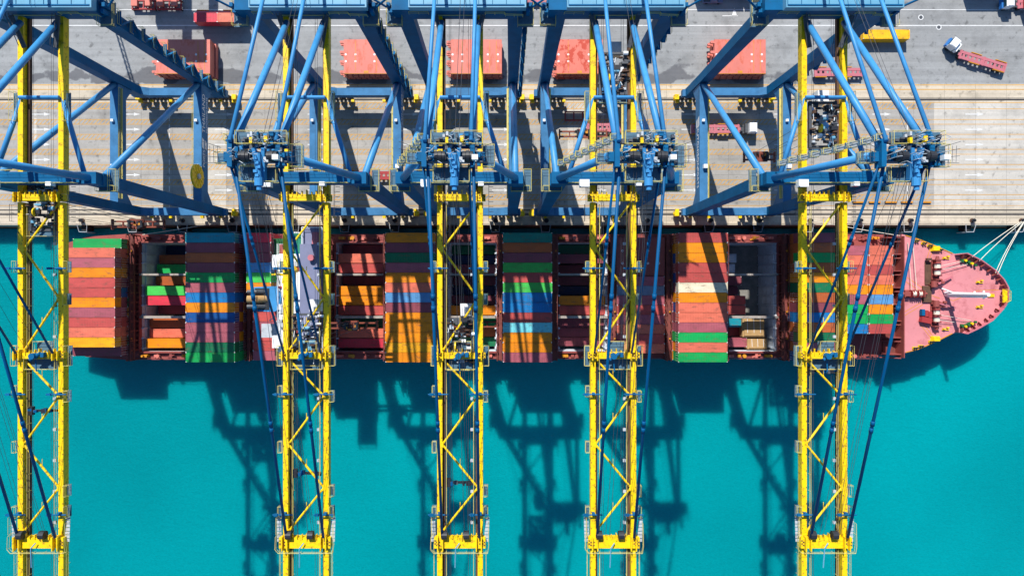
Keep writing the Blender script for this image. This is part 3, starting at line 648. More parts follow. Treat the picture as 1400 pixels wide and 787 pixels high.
def make_trolley(parent, ty, seed, spread=None):
    """trolley at crane-local y = ty (world), hanging under/between the girders; spreader = (z, length)"""
    rnd = random.Random(seed)
    o_ = (0, ty, 0)
    tr = MB()
    for x in (-2.3, 2.3): tr.box(x - .25, x + .25, ty - 4.2, ty + 4.2, 51.9, 52.5)
    for y in (-4, -1.3, 1.3, 4): tr.box(-2.5, 2.5, ty + y - .2, ty + y + .2, 51.8, 52.3)
    tr = tr.build('trolley', M['dgrey'], parent, off=o_); tr.location = (0, ty - YB, 0)
    a = MB()
    for i in range(60):
        x, y, z = rnd.uniform(-2.2, 2.2), ty + rnd.uniform(-3.9, 3.9), rnd.uniform(51.6, 53.2)
        mi = rnd.choice([0, 0, 0, 1, 1, 2, 3, 4])
        if rnd.random() < .5: a.cbox((x, y, z), (rnd.uniform(.3, 1.3), rnd.uniform(.2, .9), rnd.uniform(.3, .8)), mi)
        else: a.tube((x, y, z), (x + rnd.uniform(.3, 1.2), y, z), rnd.uniform(.15, .4), 10, mi=mi)
    for i in range(16):
        x, y = rnd.uniform(-2.3, 2.3), ty + rnd.uniform(-3.9, 3.9); l = rnd.uniform(-1.5, 1.5)
        a.path([(x, y, 53.2), (x + rnd.uniform(-.3, .3), y + l, 53.4)], .06, 4, rnd.choice([1, 2, 4]))
    a.build('hoist_machinery', [M['black'], M['dgrey'], M['white'], M['grey'], M['blue_light']], tr, off=o_)
    a = MB()
    for i in range(12):
        s_ = rnd.choice([-1, 1]); x = rnd.uniform(1.2, 2.4) * s_; y = ty + rnd.uniform(-3.8, 3.8)
        a.tube((x, y - .1, 53.0), (x, y + .1, 53.0), rnd.uniform(.3, .55), 12)
    a.build('sheave', M['rust_rail'], tr, off=o_)
    a = MB(); a.tube((-.9, ty - .9, 53.2), (-.7, ty - .9, 53.2), .8, 20); a.build('cable_reel', M['yellow'], tr, off=o_)
    a = MB(); a.cbox((.9, ty + 5.6, 49.6), (2.0, 2.2, 2.4)); a.box(.0, 1.8, ty + 4.46, ty + 4.5, 48.6, 50.3, 1); a.build('operator_cab', [M['white'], M['glass']], tr, off=o_)
    a = MB().box(-2.5, 2.5, ty - 5.2, ty - 4.3, 52.0, 52.1); p = a.build('platform', M['grating'], tr, off=o_)
    MB().rail([(-2.5, ty - 5.2, 52.1), (2.5, ty - 5.2, 52.1)]).build('railing', M['yellow_rail'], p, off=o_)
    if spread:
        z, ln = spread
        s = MB()
        for y in (-1.0, 1.0): s.box(-ln / 2, ln / 2, ty + y * .62 - .18, ty + y * .62 + .18, z, z + .5)
        for x in (-ln / 2, ln / 2 - .35): s.box(x, x + .35, ty - 1.2, ty + 1.2, z - .15, z + .45)
        for x in (-.28 * ln, -.1 * ln, .1 * ln, .28 * ln): s.box(x - .15, x + .15, ty - .44, ty + .44, z + .1, z + .4)
        s.box(-1.6, 1.6, ty - 1.15, ty + 1.15, z + .5, z + .8)
        s = s.build('spreader', M['spreader'], tr, off=o_)
        a = MB()
        for i in range(14): a.cbox((rnd.uniform(-1.8, 1.8), ty + rnd.uniform(-1, 1), z + 1.1), (rnd.uniform(.3, .9), rnd.uniform(.3, .7), rnd.uniform(.3, .7)), rnd.choice([0, 0, 1, 2]))
        for x in (-1.4, 1.4): a.tube((x, ty - .8, z + 1.3), (x, ty + .8, z + 1.3), .35, 12, mi=0)
        a.build('head_block', [M['black'], M['spreader'], M['orangep']], s, off=o_)
        a = MB()
        for x in (-1.4, 1.4):
            for y in (-.8, .8): a.tube((x, ty + y, z + 1.4), (x * 1.1, ty + y * 1.6, 52), .045, 4, cap=False)
        a.build('hoist_rope', M['wire'], s, off=o_)
    return tr

CX = [-85.5, -37.7, -9.93, 17.7, 55.75]
proto = make_crane()
clabels = ['leftmost blue quay crane, cut by the left edge, round yellow reel on its leg',
           'blue quay crane with yellow boom reaching over the ship\'s white deckhouse',
           'blue quay crane with yellow boom, middle of the five, over a dark open hold',
           'blue quay crane with yellow boom, fourth from the left, trolley high over the quay lanes',
           'blue quay crane with yellow boom nearest the ship\'s pink bow deck']
trol = [(14.5, 11, (23.0, 12.1)), (-8.8, 12, (19.0, 12.1)), (-9.6, 13, (0.5, 12.1)), (38.5, 14, (9, 12.1)), (29.6, 15, (24.0, 7.2))]
cranes = []
for i, x in enumerate(CX):
    c = proto if i == 0 else copy_tree(proto)
    c.location = (x, YB, 0); cranes.append(c); tag(c, clabels[i], 'crane', 'quay cranes with raised apex frames')
for c, (ty, sd, sp) in zip(cranes, trol): make_trolley(c, ty, sd, sp)
for c, ty in ((cranes[0], -22.2), (cranes[1], -33.5), (cranes[2], -35.2), (cranes[4], -15.0)):
    a = MB(); a.box(-2.6, 2.5, ty - .18, ty + .18, 52.0, 52.4); rq = random.Random(int(ty * 7))
    for i in range(9): a.cbox((rq.uniform(-2.3, 2.3), ty + rq.uniform(-.2, .2), 52.4), (rq.uniform(.3, .8), rq.uniform(.3, .8), rq.uniform(.3, .6)), rq.choice([0, 0, 1, 2]))
    a.cbox((-2.2, ty, 52.3), (.9, 1.5, .7)); a.build('cable_carriage', [M['black'], M['dgrey'], M['blue_stay']], c, off=OFF)
# yellow cable reel on the outer side of the left crane
a = MB(); a.tube((11.15, 26.2, 19.0), (11.6, 26.2, 19.0), 2.8, 36)
for k in range(12):
    t = 2 * math.pi * k / 12; a.beam((11.65, 26.2, 19), (11.65, 26.2 + 2.8 * math.cos(t), 19 + 2.8 * math.sin(t)), .14, .14)
rl = a.build('cable_reel', M['yellow'], cranes[0], off=OFF)
a = MB(); a.cbox((10.6, 26.2, 17.5), (1.0, 1.2, 3.0)); a.tube((11.6, 26.2, 19), (12.0, 26.2, 19), .6, 14); a.build('reel_drive', M['grey'], rl, off=OFF)

# ------------------------------------------------------------------ containers
def cont_mesh(Lc, Wc=2.40, Hc=2.591):
    a = MB(); x, y = Lc / 2, Wc / 2; d = .035; n = max(8, int(Lc / .42))
    # roof: rails and recessed corrugated panel
    a.quad(-x, x, y - .1, y, Hc); a.quad(-x, x, -y, -y + .1, Hc); a.quad(-x, -x + .22, -y + .1, y - .1, Hc); a.quad(x - .22, x, -y + .1, y - .1, Hc)
    xs = [-x + .22 + (2 * x - .44) * i / (2 * n) for i in range(2 * n + 1)]
    vs = []
    for i, X in enumerate(xs):
        z = Hc - (.012 if i % 2 else .04); vs += [(X, -y + .1, z), (X, y - .1, z)]
    a.add(vs, [(2 * i, 2 * i + 2, 2 * i + 3, 2 * i + 1) for i in range(len(xs) - 1)])
    for s in (-1, 1):
        vs = []
        X2 = [-x + .15 + (2 * x - .3) * i / (2 * n) for i in range(2 * n + 1)]
        for i, X in enumerate(X2):
            Y = s * (y - (.0 if (i // 1) % 2 else d) - .005); vs += [(X, Y, .15), (X, Y, Hc - .1)]
        f = [(2 * i, 2 * i + 2, 2 * i + 3, 2 * i + 1) for i in range(len(X2) - 1)]
        a.add(vs, f if s < 0 else [tuple(reversed(q)) for q in f])
        yy = s * y; 
        a.box(-x, x, *sorted((yy, yy - s * .08)), 0, .15); a.box(-x, x, *sorted((yy, yy - s * .08)), Hc - .1, Hc - .001)
        for sx in (-1, 1): a.box(*sorted((sx * x, sx * (x - .15))), *sorted((yy, yy - s * .12)), .0, Hc - .002)
    a.box(-x + .02, -x + .06, -y + .1, y - .1, 0.02, Hc - .02); a.box(x - .06, x - .02, -y + .1, y - .1, .02, Hc - .02)
    a.quad(-x, x, -y, y, .05)
    for sy in (-.75, -.3, .3, .75): a.tube((x - .01, sy * y, .1), (x - .01, sy * y, Hc - .12), .03, 5, mi=1)
    for sx in (-1, 1):
        for sy in (-1, 1): a.cbox((sx * (x - .08), sy * (y - .07), Hc - .05), (.2, .16, .13), 1)
    me_o = a.build('shipping_container', [M['cont'], M['cont_trim']]); me = me_o.data; bpy.data.objects.remove(me_o); return me
M40, M20 = cont_mesh(12.19), cont_mesh(6.06)
PAL = {'mar': ('maroon', C(150, 72, 84, 1.36)), 'dusty': ('dusty pink', C(182, 94, 106, 1.36)), 'brick': ('brick red', C(198, 82, 76, 1.36)), 'sal': ('salmon', C(232, 118, 92, 1.36)),
       'rust': ('rust orange', C(196, 98, 46, 1.36)), 'org': ('orange', C(255, 150, 4, 1.4)), 'yel': ('yellow orange', C(255, 178, 14, 1.4)), 'grn': ('green', C(12, 170, 84, 1.36)),
       'dgrn': ('dark green', C(12, 118, 76, 1.36)), 'lgrn': ('bright green', C(72, 200, 84, 1.36)), 'teal': ('teal', C(16, 152, 172, 1.36)), 'tgrn': ('sea green', C(24, 142, 122, 1.36)),
       'blu': ('blue', C(12, 124, 190, 1.36)), 'dblu': ('dark blue', C(6, 82, 150, 1.36)), 'lblu': ('light blue', C(96, 160, 215, 1.36)), 'cyan': ('pale cyan', C(120, 214, 222, 1.36)),
       'cream': ('cream white', C(240, 226, 194, 1.36)), 'crim': ('crimson', C(222, 56, 76, 1.36)), 'navy': ('navy blue', C(22, 44, 92, 1.36)), 'bgrey': ('bluish grey', C(126, 142, 165, 1.36))}
ORD = ['first', 'second', 'third', 'fourth', 'fifth', 'sixth', 'seventh', 'eighth', 'ninth', 'tenth', 'eleventh', 'twelfth', 'thirteenth']
rc = random.Random(21)
def cont(key, X, Y, Z, where, L20=False, group='containers on the ship'):
    nm, col = PAL[key]
    o = bpy.data.objects.new('shipping_container', M20 if L20 else M40); COL.objects.link(o)
    j = 1 + rc.uniform(-.08, .08); o.color = (min(.85, col[0] * j), min(.85, col[1] * j), min(.85, col[2] * j), 1)
    o.location = (X + rc.uniform(-.06, .06), Y, Z); o.rotation_euler = (0, 0, math.pi if rc.random() < .4 else 0)
    tag(o, f'{nm} container, {where}', 'container', group); return o
PITCH = 2.468; Y0 = 13.68
def stack(X, rows, name, top=11.0, tiers=3, low_all=True, y0=Y0, L20=False, drop={}, pool=('brick', 'mar', 'rust', 'org', 'dusty', 'dgrn', 'dblu', 'rust')):
    for r, k in enumerate(rows):
        if k is None: continue
        Y = y0 - PITCH * (r + .5); d = drop.get(r, 0)
        cont(k, X, Y, top - 2.591 - 2.6 * d, f'top tier, {ORD[r]} row from the quay, {name}', L20)
        for t in range(1 + d, tiers):
            if low_all or r in (0, len(rows) - 1):
                kk = k if rc.random() < .45 else rc.choice(pool)
                cont(kk, X, Y, top - 2.591 - 2.6 * t, f'{"middle" if t == 1 else "bottom"} tier, {ORD[r]} row from the quay, {name}', L20)
stack(-104.6, ['grn', 'sal', 'dusty', 'org', 'brick', 'brick', 'org', 'dusty', 'brick', 'sal', 'yel', 'mar'], 'sternmost stack', y0=12.45, drop={0: 1, 11: 1})
stack(-74.9, ['teal', 'mar', 'rust', 'mar', 'grn', 'dusty', 'blu', 'org', 'dblu', 'dusty', 'dusty', 'dgrn', 'grn'], 'second stack from the stern')
stack(-62.9, ['crim', 'mar', 'mar', 'lblu', 'lgrn', 'org'], 'short stack beside the funnel', L20=True)
stack(-62.9, [None] * 8 + ['brick', 'dusty', 'brick', 'brick', 'dusty'], 'low stack beside the funnel', top=7.0, tiers=1, L20=True)
stack(-25.4, ['org', 'mar', 'dgrn', 'dusty', 'org', 'sal', 'lblu', 'mar', 'org', 'org', 'org', 'yel', 'org'], 'first stack ahead of the deckhouse', tiers=2)
stack(3.7, ['tgrn', 'rust', 'mar', 'lgrn', 'brick', 'lgrn', 'blu', 'blu', 'brick', 'cyan', 'org', 'org', 'dusty'], 'blue topped stack amidships', low_all=False)
stack(32.9, [None] * 4 + ['dusty', 'bgrey', 'dusty', 'brick', 'dusty', 'sal', 'brick', 'sal'], 'low stack beside fourth boom', top=5.9, tiers=1, y0=12.9)
stack(47.2, ['brick', 'org', 'org', 'brick', 'brick', 'cream', 'org', 'sal', 'sal', 'dusty', 'grn', 'sal', 'grn'], 'stack with the cream top')
stack(76.9, ['mar', 'rust', 'grn', 'rust', 'org', 'dgrn', 'rust', 'mar', 'blu', 'rust', 'dgrn', 'dusty', 'brick'], 'stack under the rightmost boom')
stack(86.6, ['dusty', 'sal', 'brick', 'sal', 'org', 'dusty', 'grn', 'grn', 'blu'], 'aft column nearest the bow', top=8.4, tiers=2, y0=10.7, L20=True)
stack(92.9, ['sal', 'sal', 'brick', 'sal', 'org', 'lblu', 'org', 'grn', 'brick'], 'forward column nearest the bow', top=8.4, tiers=2, y0=10.7, L20=True)

# holds: X range and contents (key, z of top, x offset)
holds = [(-97.2, -82.9, 'aft hold'), (-46.2, -33.0, 'hold ahead of the deckhouse'), (-16.8, -4.0, 'dark middle hold'), (12.0, 25.0, 'hold beside the fourth crane'), (55.8, 69.4, 'forward half empty hold')]
HR = [10.4, 7.8, 5.2, 1.95, -.7, -3.3, -5.9, -9.3, -11.9, -14.5]
HY = [(11.8, 3.75), (3.25, -7.3), (-7.9, -16.6)]
cont_h = [
    [('navy', -8), ('rust', -4.5), ('grn', -3.5), ('rust', -3), ('lgrn', 1.8), ('crim', 1.6), ('mar', -4), ('rust', 0), ('sal', 0), ('org', 1.7)],
    [('mar', -3), ('sal', 1.5), ('brick', 1.5), ('mar', -3), ('org', 1.2), ('org', 1.2), ('brick', 1.6), ('dgrn', -2), ('sal', 1.5), ('crim', 1.6)],
    [('dgrn', -6), ('navy', -6), ('mar', -5.5), ('mar', -9), ('navy', -9), ('mar', -6), ('org', 0.2), ('grn', 0.6), ('rust', -2.5), ('dgrn', -3)],
    [('dgrn', -3), ('mar', -1), ('mar', -9), ('mar', -10), ('navy', -10), ('org', 0.8), ('brick', 0.8), ('mar', -1.5), ('mar', -2.5), ('mar', -3.5)],
    [None, None, None, ('mar', -5), ('mar', -7.5), ('brick', -2), ('brick', -2), ('teal', -1.5), ('brick', -4.5), ('dusty', -1.0)]]
for (x0, x1, nm), cs in zip(holds, cont_h):
    for r, c in enumerate(cs):
        if not c: continue
        xc = (x0 + x1) / 2
        if nm.startswith('forward'):
            if c[0] in ('teal',): cont(c[0], x0 + 3.6, HR[r], c[1] - 2.591, f'{ORD[r]} row from the quay inside the {nm}', True, 'containers in the holds')
            elif r > 2: cont(c[0], x0 + 3.9, HR[r], c[1] - 2.591, f'{ORD[r]} row from the quay inside the {nm}', True, 'containers in the holds')
            continue
        cont(c[0], xc, HR[r], c[1] - 2.591, f'{ORD[r]} row from the quay inside the {nm}', False, 'containers in the holds')

# ------------------------------------------------------------------ the ship
ship = empty('container_ship', (0, 0, 0)); tag(ship, 'red decked container ship moored under the quay cranes, pink bow pointing right', 'ship')
n = len(deck_out)
h = MB()
lv = [(1.0 if False else 0.0, 2.0), (0.55, -1.6), (1.0, -5.2), (1.15, -15.5)]
rings = [[(*flare(p, t), z) for p in deck_out] for t, z in lv]
vs = [v for r_ in rings for v in r_]
fs = [(k * n + i, k * n + (i + 1) % n, (k + 1) * n + (i + 1) % n, (k + 1) * n + i) for k in range(3) for i in range(n)]
h.add(vs, fs); h.build('hull', M['hull'], ship)
# deck strips between the holds
DZ = 2.0
d = MB()
def outline_y(x, side):
    pts = [p for p in deck_out[:n // 2 + 1]] if side > 0 else list(reversed(deck_out[n // 2:]))
    pts = sorted(pts); 
    for a_, b_ in zip(pts, pts[1:]):
        if a_[0] <= x <= b_[0]: return a_[1] + (b_[1] - a_[1]) * (x - a_[0]) / max(1e-6, b_[0] - a_[0])
    return pts[0][1] if x < pts[0][0] else pts[-1][1]
xs_all = [SX0 + .05] + [v for hh in holds for v in hh[:2]] + [97.5]
for i in range(0, len(xs_all) - 1, 2):
    a_, b_ = xs_all[i], xs_all[i + 1]; k = max(1, int((b_ - a_) / 4))
    for j in range(k):
        u, v = a_ + (b_ - a_) * j / k, a_ + (b_ - a_) * (j + 1) / k
        d.hexa([(u, outline_y(u, -1), DZ - .3), (v, outline_y(v, -1), DZ - .3), (v, outline_y(v, 1), DZ - .3), (u, outline_y(u, 1), DZ - .3)], [(u, outline_y(u, -1), DZ), (v, outline_y(v, -1), DZ), (v, outline_y(v, 1), DZ), (u, outline_y(u, 1), DZ)])
for x0, x1, nm in holds:
    k = 3
    for j in range(k):
        u, v = x0 + (x1 - x0) * j / k, x0 + (x1 - x0) * (j + 1) / k
        for s, ye in ((1, 11.8), (-1, -16.6)):
            yu, yv = outline_y(u, s), outline_y(v, s)
            if s > 0: d.hexa([(u, ye, DZ - .3), (v, ye, DZ - .3), (v, yv, DZ - .3), (u, yu, DZ - .3)], [(u, ye, DZ), (v, ye, DZ), (v, yv, DZ), (u, yu, DZ)])
            else: d.hexa([(u, yu, DZ - .3), (v, yv, DZ - .3), (v, ye, DZ - .3), (u, ye, DZ - .3)], [(u, yu, DZ), (v, yv, DZ), (v, ye, DZ), (u, ye, DZ)])
d.build('main_deck', M['shiprust'], ship)
for x0, x1, nm in holds:
    a = MB()      # hold shell
    fz_ = -9.4 if nm.startswith('forward') else -14.6
    a.box(x0, x1, -16.6, 11.8, fz_ - .4, fz_)
    hb = a.build('hold_floor', M['holdfloor'], ship)
    a = MB()
    for X, s in ((x0, -1), (x1, 1)):
        u, v = sorted((X + s * .02, X + s * .35)); a.box(u, v, -16.9, 12.1, -14.9, 1.68)
    for Y, s in ((-16.6, -1), (11.8, 1)):
        u, v = sorted((Y + s * .02, Y + s * .3)); a.box(x0, x1, u, v, -14.9, 1.68)
    a.build('hold_wall', M['guide'], ship)
    a = MB()
    for Y in [HR[0] + 1.3] + [y - 1.3 for y in HR]:
        for X, s in ((x0, 1), (x1, -1)):
            u, v = sorted((X, X + s * .55)); a.box(u, v, Y - .16, Y + .16, -14.5, 1.9)
            if s < 0: a.box(X - .3, X - .05, Y + .2, Y + 2.35, -14.5, 0.6)
            else: a.box(X + .05, X + .25, Y + .2, Y + 2.35, -14.5, 0.2)
    a.build('cell_guide', M['guide'], ship)
    a = MB()      # coaming round and beams between the hatches
    for u, v in HY:
        a.box(x0 - .25, x0, v, u, DZ, DZ + .9); a.box(x1, x1 + .25, v, u, DZ, DZ + .9)
    a.box(x0 - .25, x1 + .25, 11.8, 12.15, DZ, DZ + .95); a.box(x0 - .25, x1 + .25, -16.95, -16.6, DZ, DZ + .95)
    a.build('coaming', M['shiprust'], ship)
    a = MB(); a.box(x0, x1, 3.25, 3.75, DZ - .8, DZ + .92); a.box(x0, x1, -7.9, -7.3, DZ - .8, DZ + .92); a.build('hatch_beam', M['palebeam'], ship)
# hatch covers below the deck stacks
for X in (-104.6, -74.9, -25.4, 3.7, 32.9, 47.2, 76.9):
    for u, v in HY:
        MB().box(X - 6.3, X + 6.3, v + .15, u - .1, DZ + .25, DZ + 1.2).build('hatch_cover', M['shiprust'], ship)
for X in (86.6, 92.9):
    MB().box(X - 3.1, X + 3.1, -11.5, 10.7, DZ + .25, 3.2).build('hatch_cover', M['shipdark'], ship)
cvp = MB().box(26.7, 39.1, 3.2, 12.9, 4.0, 5.6).build('raised_hatch_cover', M['shiprust'], ship)
a = MB()
for x in (28.3, 31, 34.8, 37.6):
    for y in (6.3, 9.5):
        for i in range(10):
            t0, t1 = 2 * math.pi * i / 10, 2 * math.pi * (i + 1) / 10
            a.add([(x + .3 * math.cos(t0), y + .3 * math.sin(t0), 5.61), (x + .18 * math.cos(t0), y + .18 * math.sin(t0), 5.61), (x + .18 * math.cos(t1), y + .18 * math.sin(t1), 5.61), (x + .3 * math.cos(t1), y + .3 * math.sin(t1), 5.61)], [(3, 2, 1, 0)])
a.build('socket_ring', M['white'], cvp)
# lashing bridges
lb0 = None
for X in (-98.0 + .0, -82.0, -67.6, -47.3, -32.3, -17.9, -3.3, 10.9, 26.0, 40.1, 54.6, 70.1, 83.4):
    if lb0 is None:
        a = MB(); a.box(-.55, .55, -18.5, 13.8, 5.2, 5.35)
        for y in [13.6 - PITCH * i for i in range(14)]:
            for sx in (-.5, .5): a.box(sx - .1, sx + .1, y - .15, y + .15, 2.0, 6.4)
            a.box(-.6, .6, y - .1, y + .1, 4.8, 5.15)
        for sx in (-.6, .6): a.box(sx - .06, sx + .06, -18.5, 13.8, 6.3, 6.42); a.box(sx - .1, sx + .1, -18.5, 13.8, 4.7, 5.2)
        for y in [12.4 - PITCH * i for i in range(13)]:
            for s in (-1, 1): a.path([(s * .62, y - .9, 6.3), (s * 1.15, y + .2, 3.0)], .05, 4); a.path([(s * .62, y + .9, 6.3), (s * 1.15, y - .2, 3.0)], .05, 4)
        lb0 = a.build('lashing_bridge', M['shipdark'], ship)
        a = MB()
        for y in (9.5, 2, -6.1, -13): a.cbox((.3, y, 5.6), (.35, .4, .35))
        lp = a.build('deck_lamp', M['orangep'], lb0); l0 = lb0; l0.location = (X, 0, 0)
    else:
        c = copy_tree(lb0, ship); c.location = (X, 0, 0)
# side deck fittings
rr = random.Random(5)
for x0, x1, nm in holds + [(84.5, 96.5, '')]:
    for s in (1, -1):
        for j in range(4):
            x = x0 + 1.5 + j * (x1 - x0 - 2) / 3.6 + rr.uniform(-.5, .5); y = (13.0 if s > 0 else -17.7)
            a = MB(); t = j % 3
            if t == 0: a.cbox((x, y, DZ + .5), (1.6, .7, 1.0)); a.tube((x - .4, y, DZ + 1), (x - .4, y, DZ + 1.7), .3, 10); a.cbox((x + .6, y, DZ + 1.2), (.4, .5, .6))
            elif t == 1: a.tube((x, y, DZ), (x, y, DZ + 1.3), .22, 10); a.tube((x, y, DZ + 1.2), (x, y, DZ + 1.5), .5, 12); a.box(x - 1.4, x - .6, y - .4, y + .4, DZ, DZ + .5)
            else: a.beam((x - 1, y - .4, DZ + .1), (x + 1, y + .3, DZ + .9), .35, .35); a.cbox((x, y, DZ + .35), (.7, 1.0, .7))
            a.build('deck_fitting', M['orangep'] if rr.random() < .25 else M['cover'] if rr.random() < .6 else M['shiprust'], ship)
a = MB(); a.rail([(x, 13.75, DZ) for x in range(-95, 96, 10)], r=.05, step=2.5); a.rail([(x, -18.4, DZ) for x in range(-95, 96, 10)], r=.05, step=2.5); a.build('guard_rail', M['shiprust'], ship)

# deckhouse
HX0, HX1 = -57.5, -44.6
a = MB(); a.box(HX0, -48.4, -15.5, 10.8, DZ, 12.0); a.box(HX0 + 2.5, -48.2, -12, 8, 12.0, 18.99); hs = a.build('deckhouse', M['white'], ship)
a = MB(); a.box(-53.8, -49.6, 7.2, 13.4, 12.1, 12.6); a.build('side_deck', M['greendeck'], hs)
a = MB(); a.rail([(-53.8, 7.4, 12.6), (-53.8, 13.4, 12.6), (-49.6, 13.4, 12.6), (-49.6, 7.4, 12.6)], r=.12); a.build('railing', M['white'], hs)
a = MB(); a.box(-49.2, -44.3, -18.6, 14.2, 19.0, 19.4); br = a.build('bridge_deck', M['lilac'], hs)
a = MB(); a.box(-48.9, -44.6, -9.5, 10.0, 19.4, 22.0); wh = a.build('wheelhouse', [M['lilac']], hs)
a = MB(); a.box(-44.57, -44.52, -9, 9.5, 20.6, 21.6); a.build('window', M['glass'], wh)
a = MB(); a.box(-49.0, -44.5, -9.6, 10.1, 22.0, 22.15); a.build('roof', M['lilac'], wh)
a = MB(); a.rail([(-49.1, 10.2, 19.4), (-49.1, 14.1, 19.4), (-44.4, 14.1, 19.4), (-44.4, 10.2, 19.4)], r=.1); a.rail([(-49.1, -9.7, 19.4), (-49.1, -18.5, 19.4), (-44.4, -18.5, 19.4), (-44.4, -9.7, 19.4)], r=.1); a.build('railing', M['white'], br)
a = MB(); a.box(-46.8, -45.4, 9, 13, 19.4, 20.3); a.cbox((-46.2, 8.6, 20.4), (1.6, 1.8, 2.0)); a.tube((-46.2, 6.9, 22.2), (-46.2, 6.9, 23.2), .7, 14); a.build('wing_gear', M['pinksteel'], br)
a = MB(); a.box(-53.4, -49.4, -6.0, 3.6, 19.0, 20.0); a.build('top_deck', M['white'], hs)
a = MB(); a.hexa([(-53.6, .6, 19.2), (-50.6, .2, 19.2), (-50.2, 4.4, 19.2), (-52.6, 7.2, 19.2)], [(-53.2, 1.2, 22), (-51.2, .8, 22), (-51.2, 3.6, 22), (-52.4, 5.8, 22)]); a.tube((-52.2, 3, 22), (-52.2, 3, 29), .35, 10, .2); a.beam((-54, 3, 26), (-50.4, 3, 26), .3, .3); ms = a.build('radar_mast', M['yellow'], hs)
a = MB()
for i in range(5):
    t0, t1 = math.pi / 2 * i / 5, math.pi / 2 * (i + 1) / 5; a.tube((-52.9, 4.9, 22 + 1.1 * math.sin(t0)), (-52.9, 4.9, 22 + 1.1 * math.sin(t1)), 1.1 * math.cos(t0), 16, max(.02, 1.1 * math.cos(t1)))
a.build('radar_dome', M['white'], ms, True)
MB().box(HX0 + .1, HX0 + 2.45, -15.4, 10.7, 12.0, 12.1).build('lower_deck', M['shiprust'], hs); MB().box(HX0 + 2.45, -48.5, -15.4, -12.05, 12.0, 12.1).build('lower_deck', M['shiprust'], hs)
a = MB(); a.rail([(HX0, 10.8, 12.1), (HX0, -15.4, 12.1), (-48.5, -15.4, 12.1)], r=.06); a.rail([(HX0 + 2.6, 7.9, 19), (HX0 + 2.6, -11.9, 19)], r=.06); a.build('railing', M['white'], hs)
a = MB()      # clutter on the house top
for i in range(110):
    x, y = rr.uniform(-56.8, -49.6), rr.uniform(-14.5, 7 if i % 3 == 0 else -5); a.cbox((x, y, 19.2 if (x > -54.6 and y > -11.5) else 12.3), (rr.uniform(.3, 1.6), rr.uniform(.3, 1.6), rr.uniform(.3, 1.2)), rr.choice([0, 0, 1, 2, 3, 1]))
a.build('house_fitting', [M['white'], M['grey'], M['dgrey'], M['redsteel']], hs)
for y0, y1 in ((4.5, 8.0), (-14.5, -11.5)):
    a = MB(); a.box(-58.2, -54.8, y0, y1, 12.0, 14.6); wg = a.build('deck_locker', M['white'], hs)
a = MB(); a.rail([(-60.5, 8.2, 9.0), (-55, 8.2, 9.0), (-55, 12.2, 9.0), (-60.5, 12.2, 9.0), (-60.5, 8.2, 9.0)], r=.1); a.box(-60.5, -57.5, 8.2, 12.2, 8.7, 9.0); a.build('boat_platform', M['greenfit'], hs)
# funnel
fz = 19.5
pts = [(-60.6, -5.4), (-60.6, 0.2)] + [(-56.2 + 1.9 * math.sin(t), -2.6 + 3.0 * math.cos(t)) for t in [math.pi * i / 10 for i in range(11)]]
fu = MB().prism([(x, y) for x, y in reversed(pts)], DZ, fz).build('funnel', M['blue_tube'], ship)
a = MB(); a.box(-60.3, -57.0, -5.1, -0.1, fz, fz + .12); a.build('funnel_top', M['black'], fu)
a = MB()
for y, r_, m_ in ((-2.6, .85, 1), (-.9, .45, 0), (-4.3, .5, 0)):
    a.tube((-57.6, y, fz - .5), (-59.5, y, fz + 1.0), r_, 14, mi=m_); a.tube((-59.5, y, fz + 1.0), (-61.6, y, fz + 1.4), r_, 14, mi=m_)
a.build('exhaust_pipe', [M['dgrey'], M['tan']], fu)
# white rescue davit and stairs aft of the house
a = MB(); a.path([(-59.5, -8, 13), (-56, -6, 15), (-57.5, -10.5, 13)], .12, 5); a.box(-61.8, -56.5, -12.2, -8.8, 11.6, 12.0); a.build('aft_platform', M['grey'], hs)

# forecastle
fc = [(x, y) for x, y in deck_out if x > 97]
xb = OX(1233)
fc = [(xb, outline_y(xb, 1))] + [p for p in top if p[0] > xb + 1] + [p for p in low if p[0] > xb + 1] + [(xb, outline_y(xb, -1))]
fd = MB().prism(list(reversed(fc)), DZ - .2, ZF).build('foredeck', M['foredeck'], ship)
xi = xb
a = MB()      # bulkhead ribs in front of the containers
for i in range(8):
    y = 13.0 - i * 4.3
    if abs(y + 2.4) > 15.6: continue
    a.box(96.4, xb - .05, y - .12, y + .12, DZ, ZF + .2); a.box(96.4, 97.0, y - .4, y + .4, DZ + .4, DZ + .6); a.beam((96.2, y - 1, DZ + .2), (xb - .1, y - 1, ZF), .25, .12)
a.box(xb - .25, xb - .02, -17.9, 13.3, DZ, ZF + 1.2)
a.build('breakwater', M['shiprust'], ship)
MB().box(97.0, xb - .3, -17.6, 12.8, DZ + .02, DZ + .4).build('bulkhead_floor', M['shipdark'], ship)
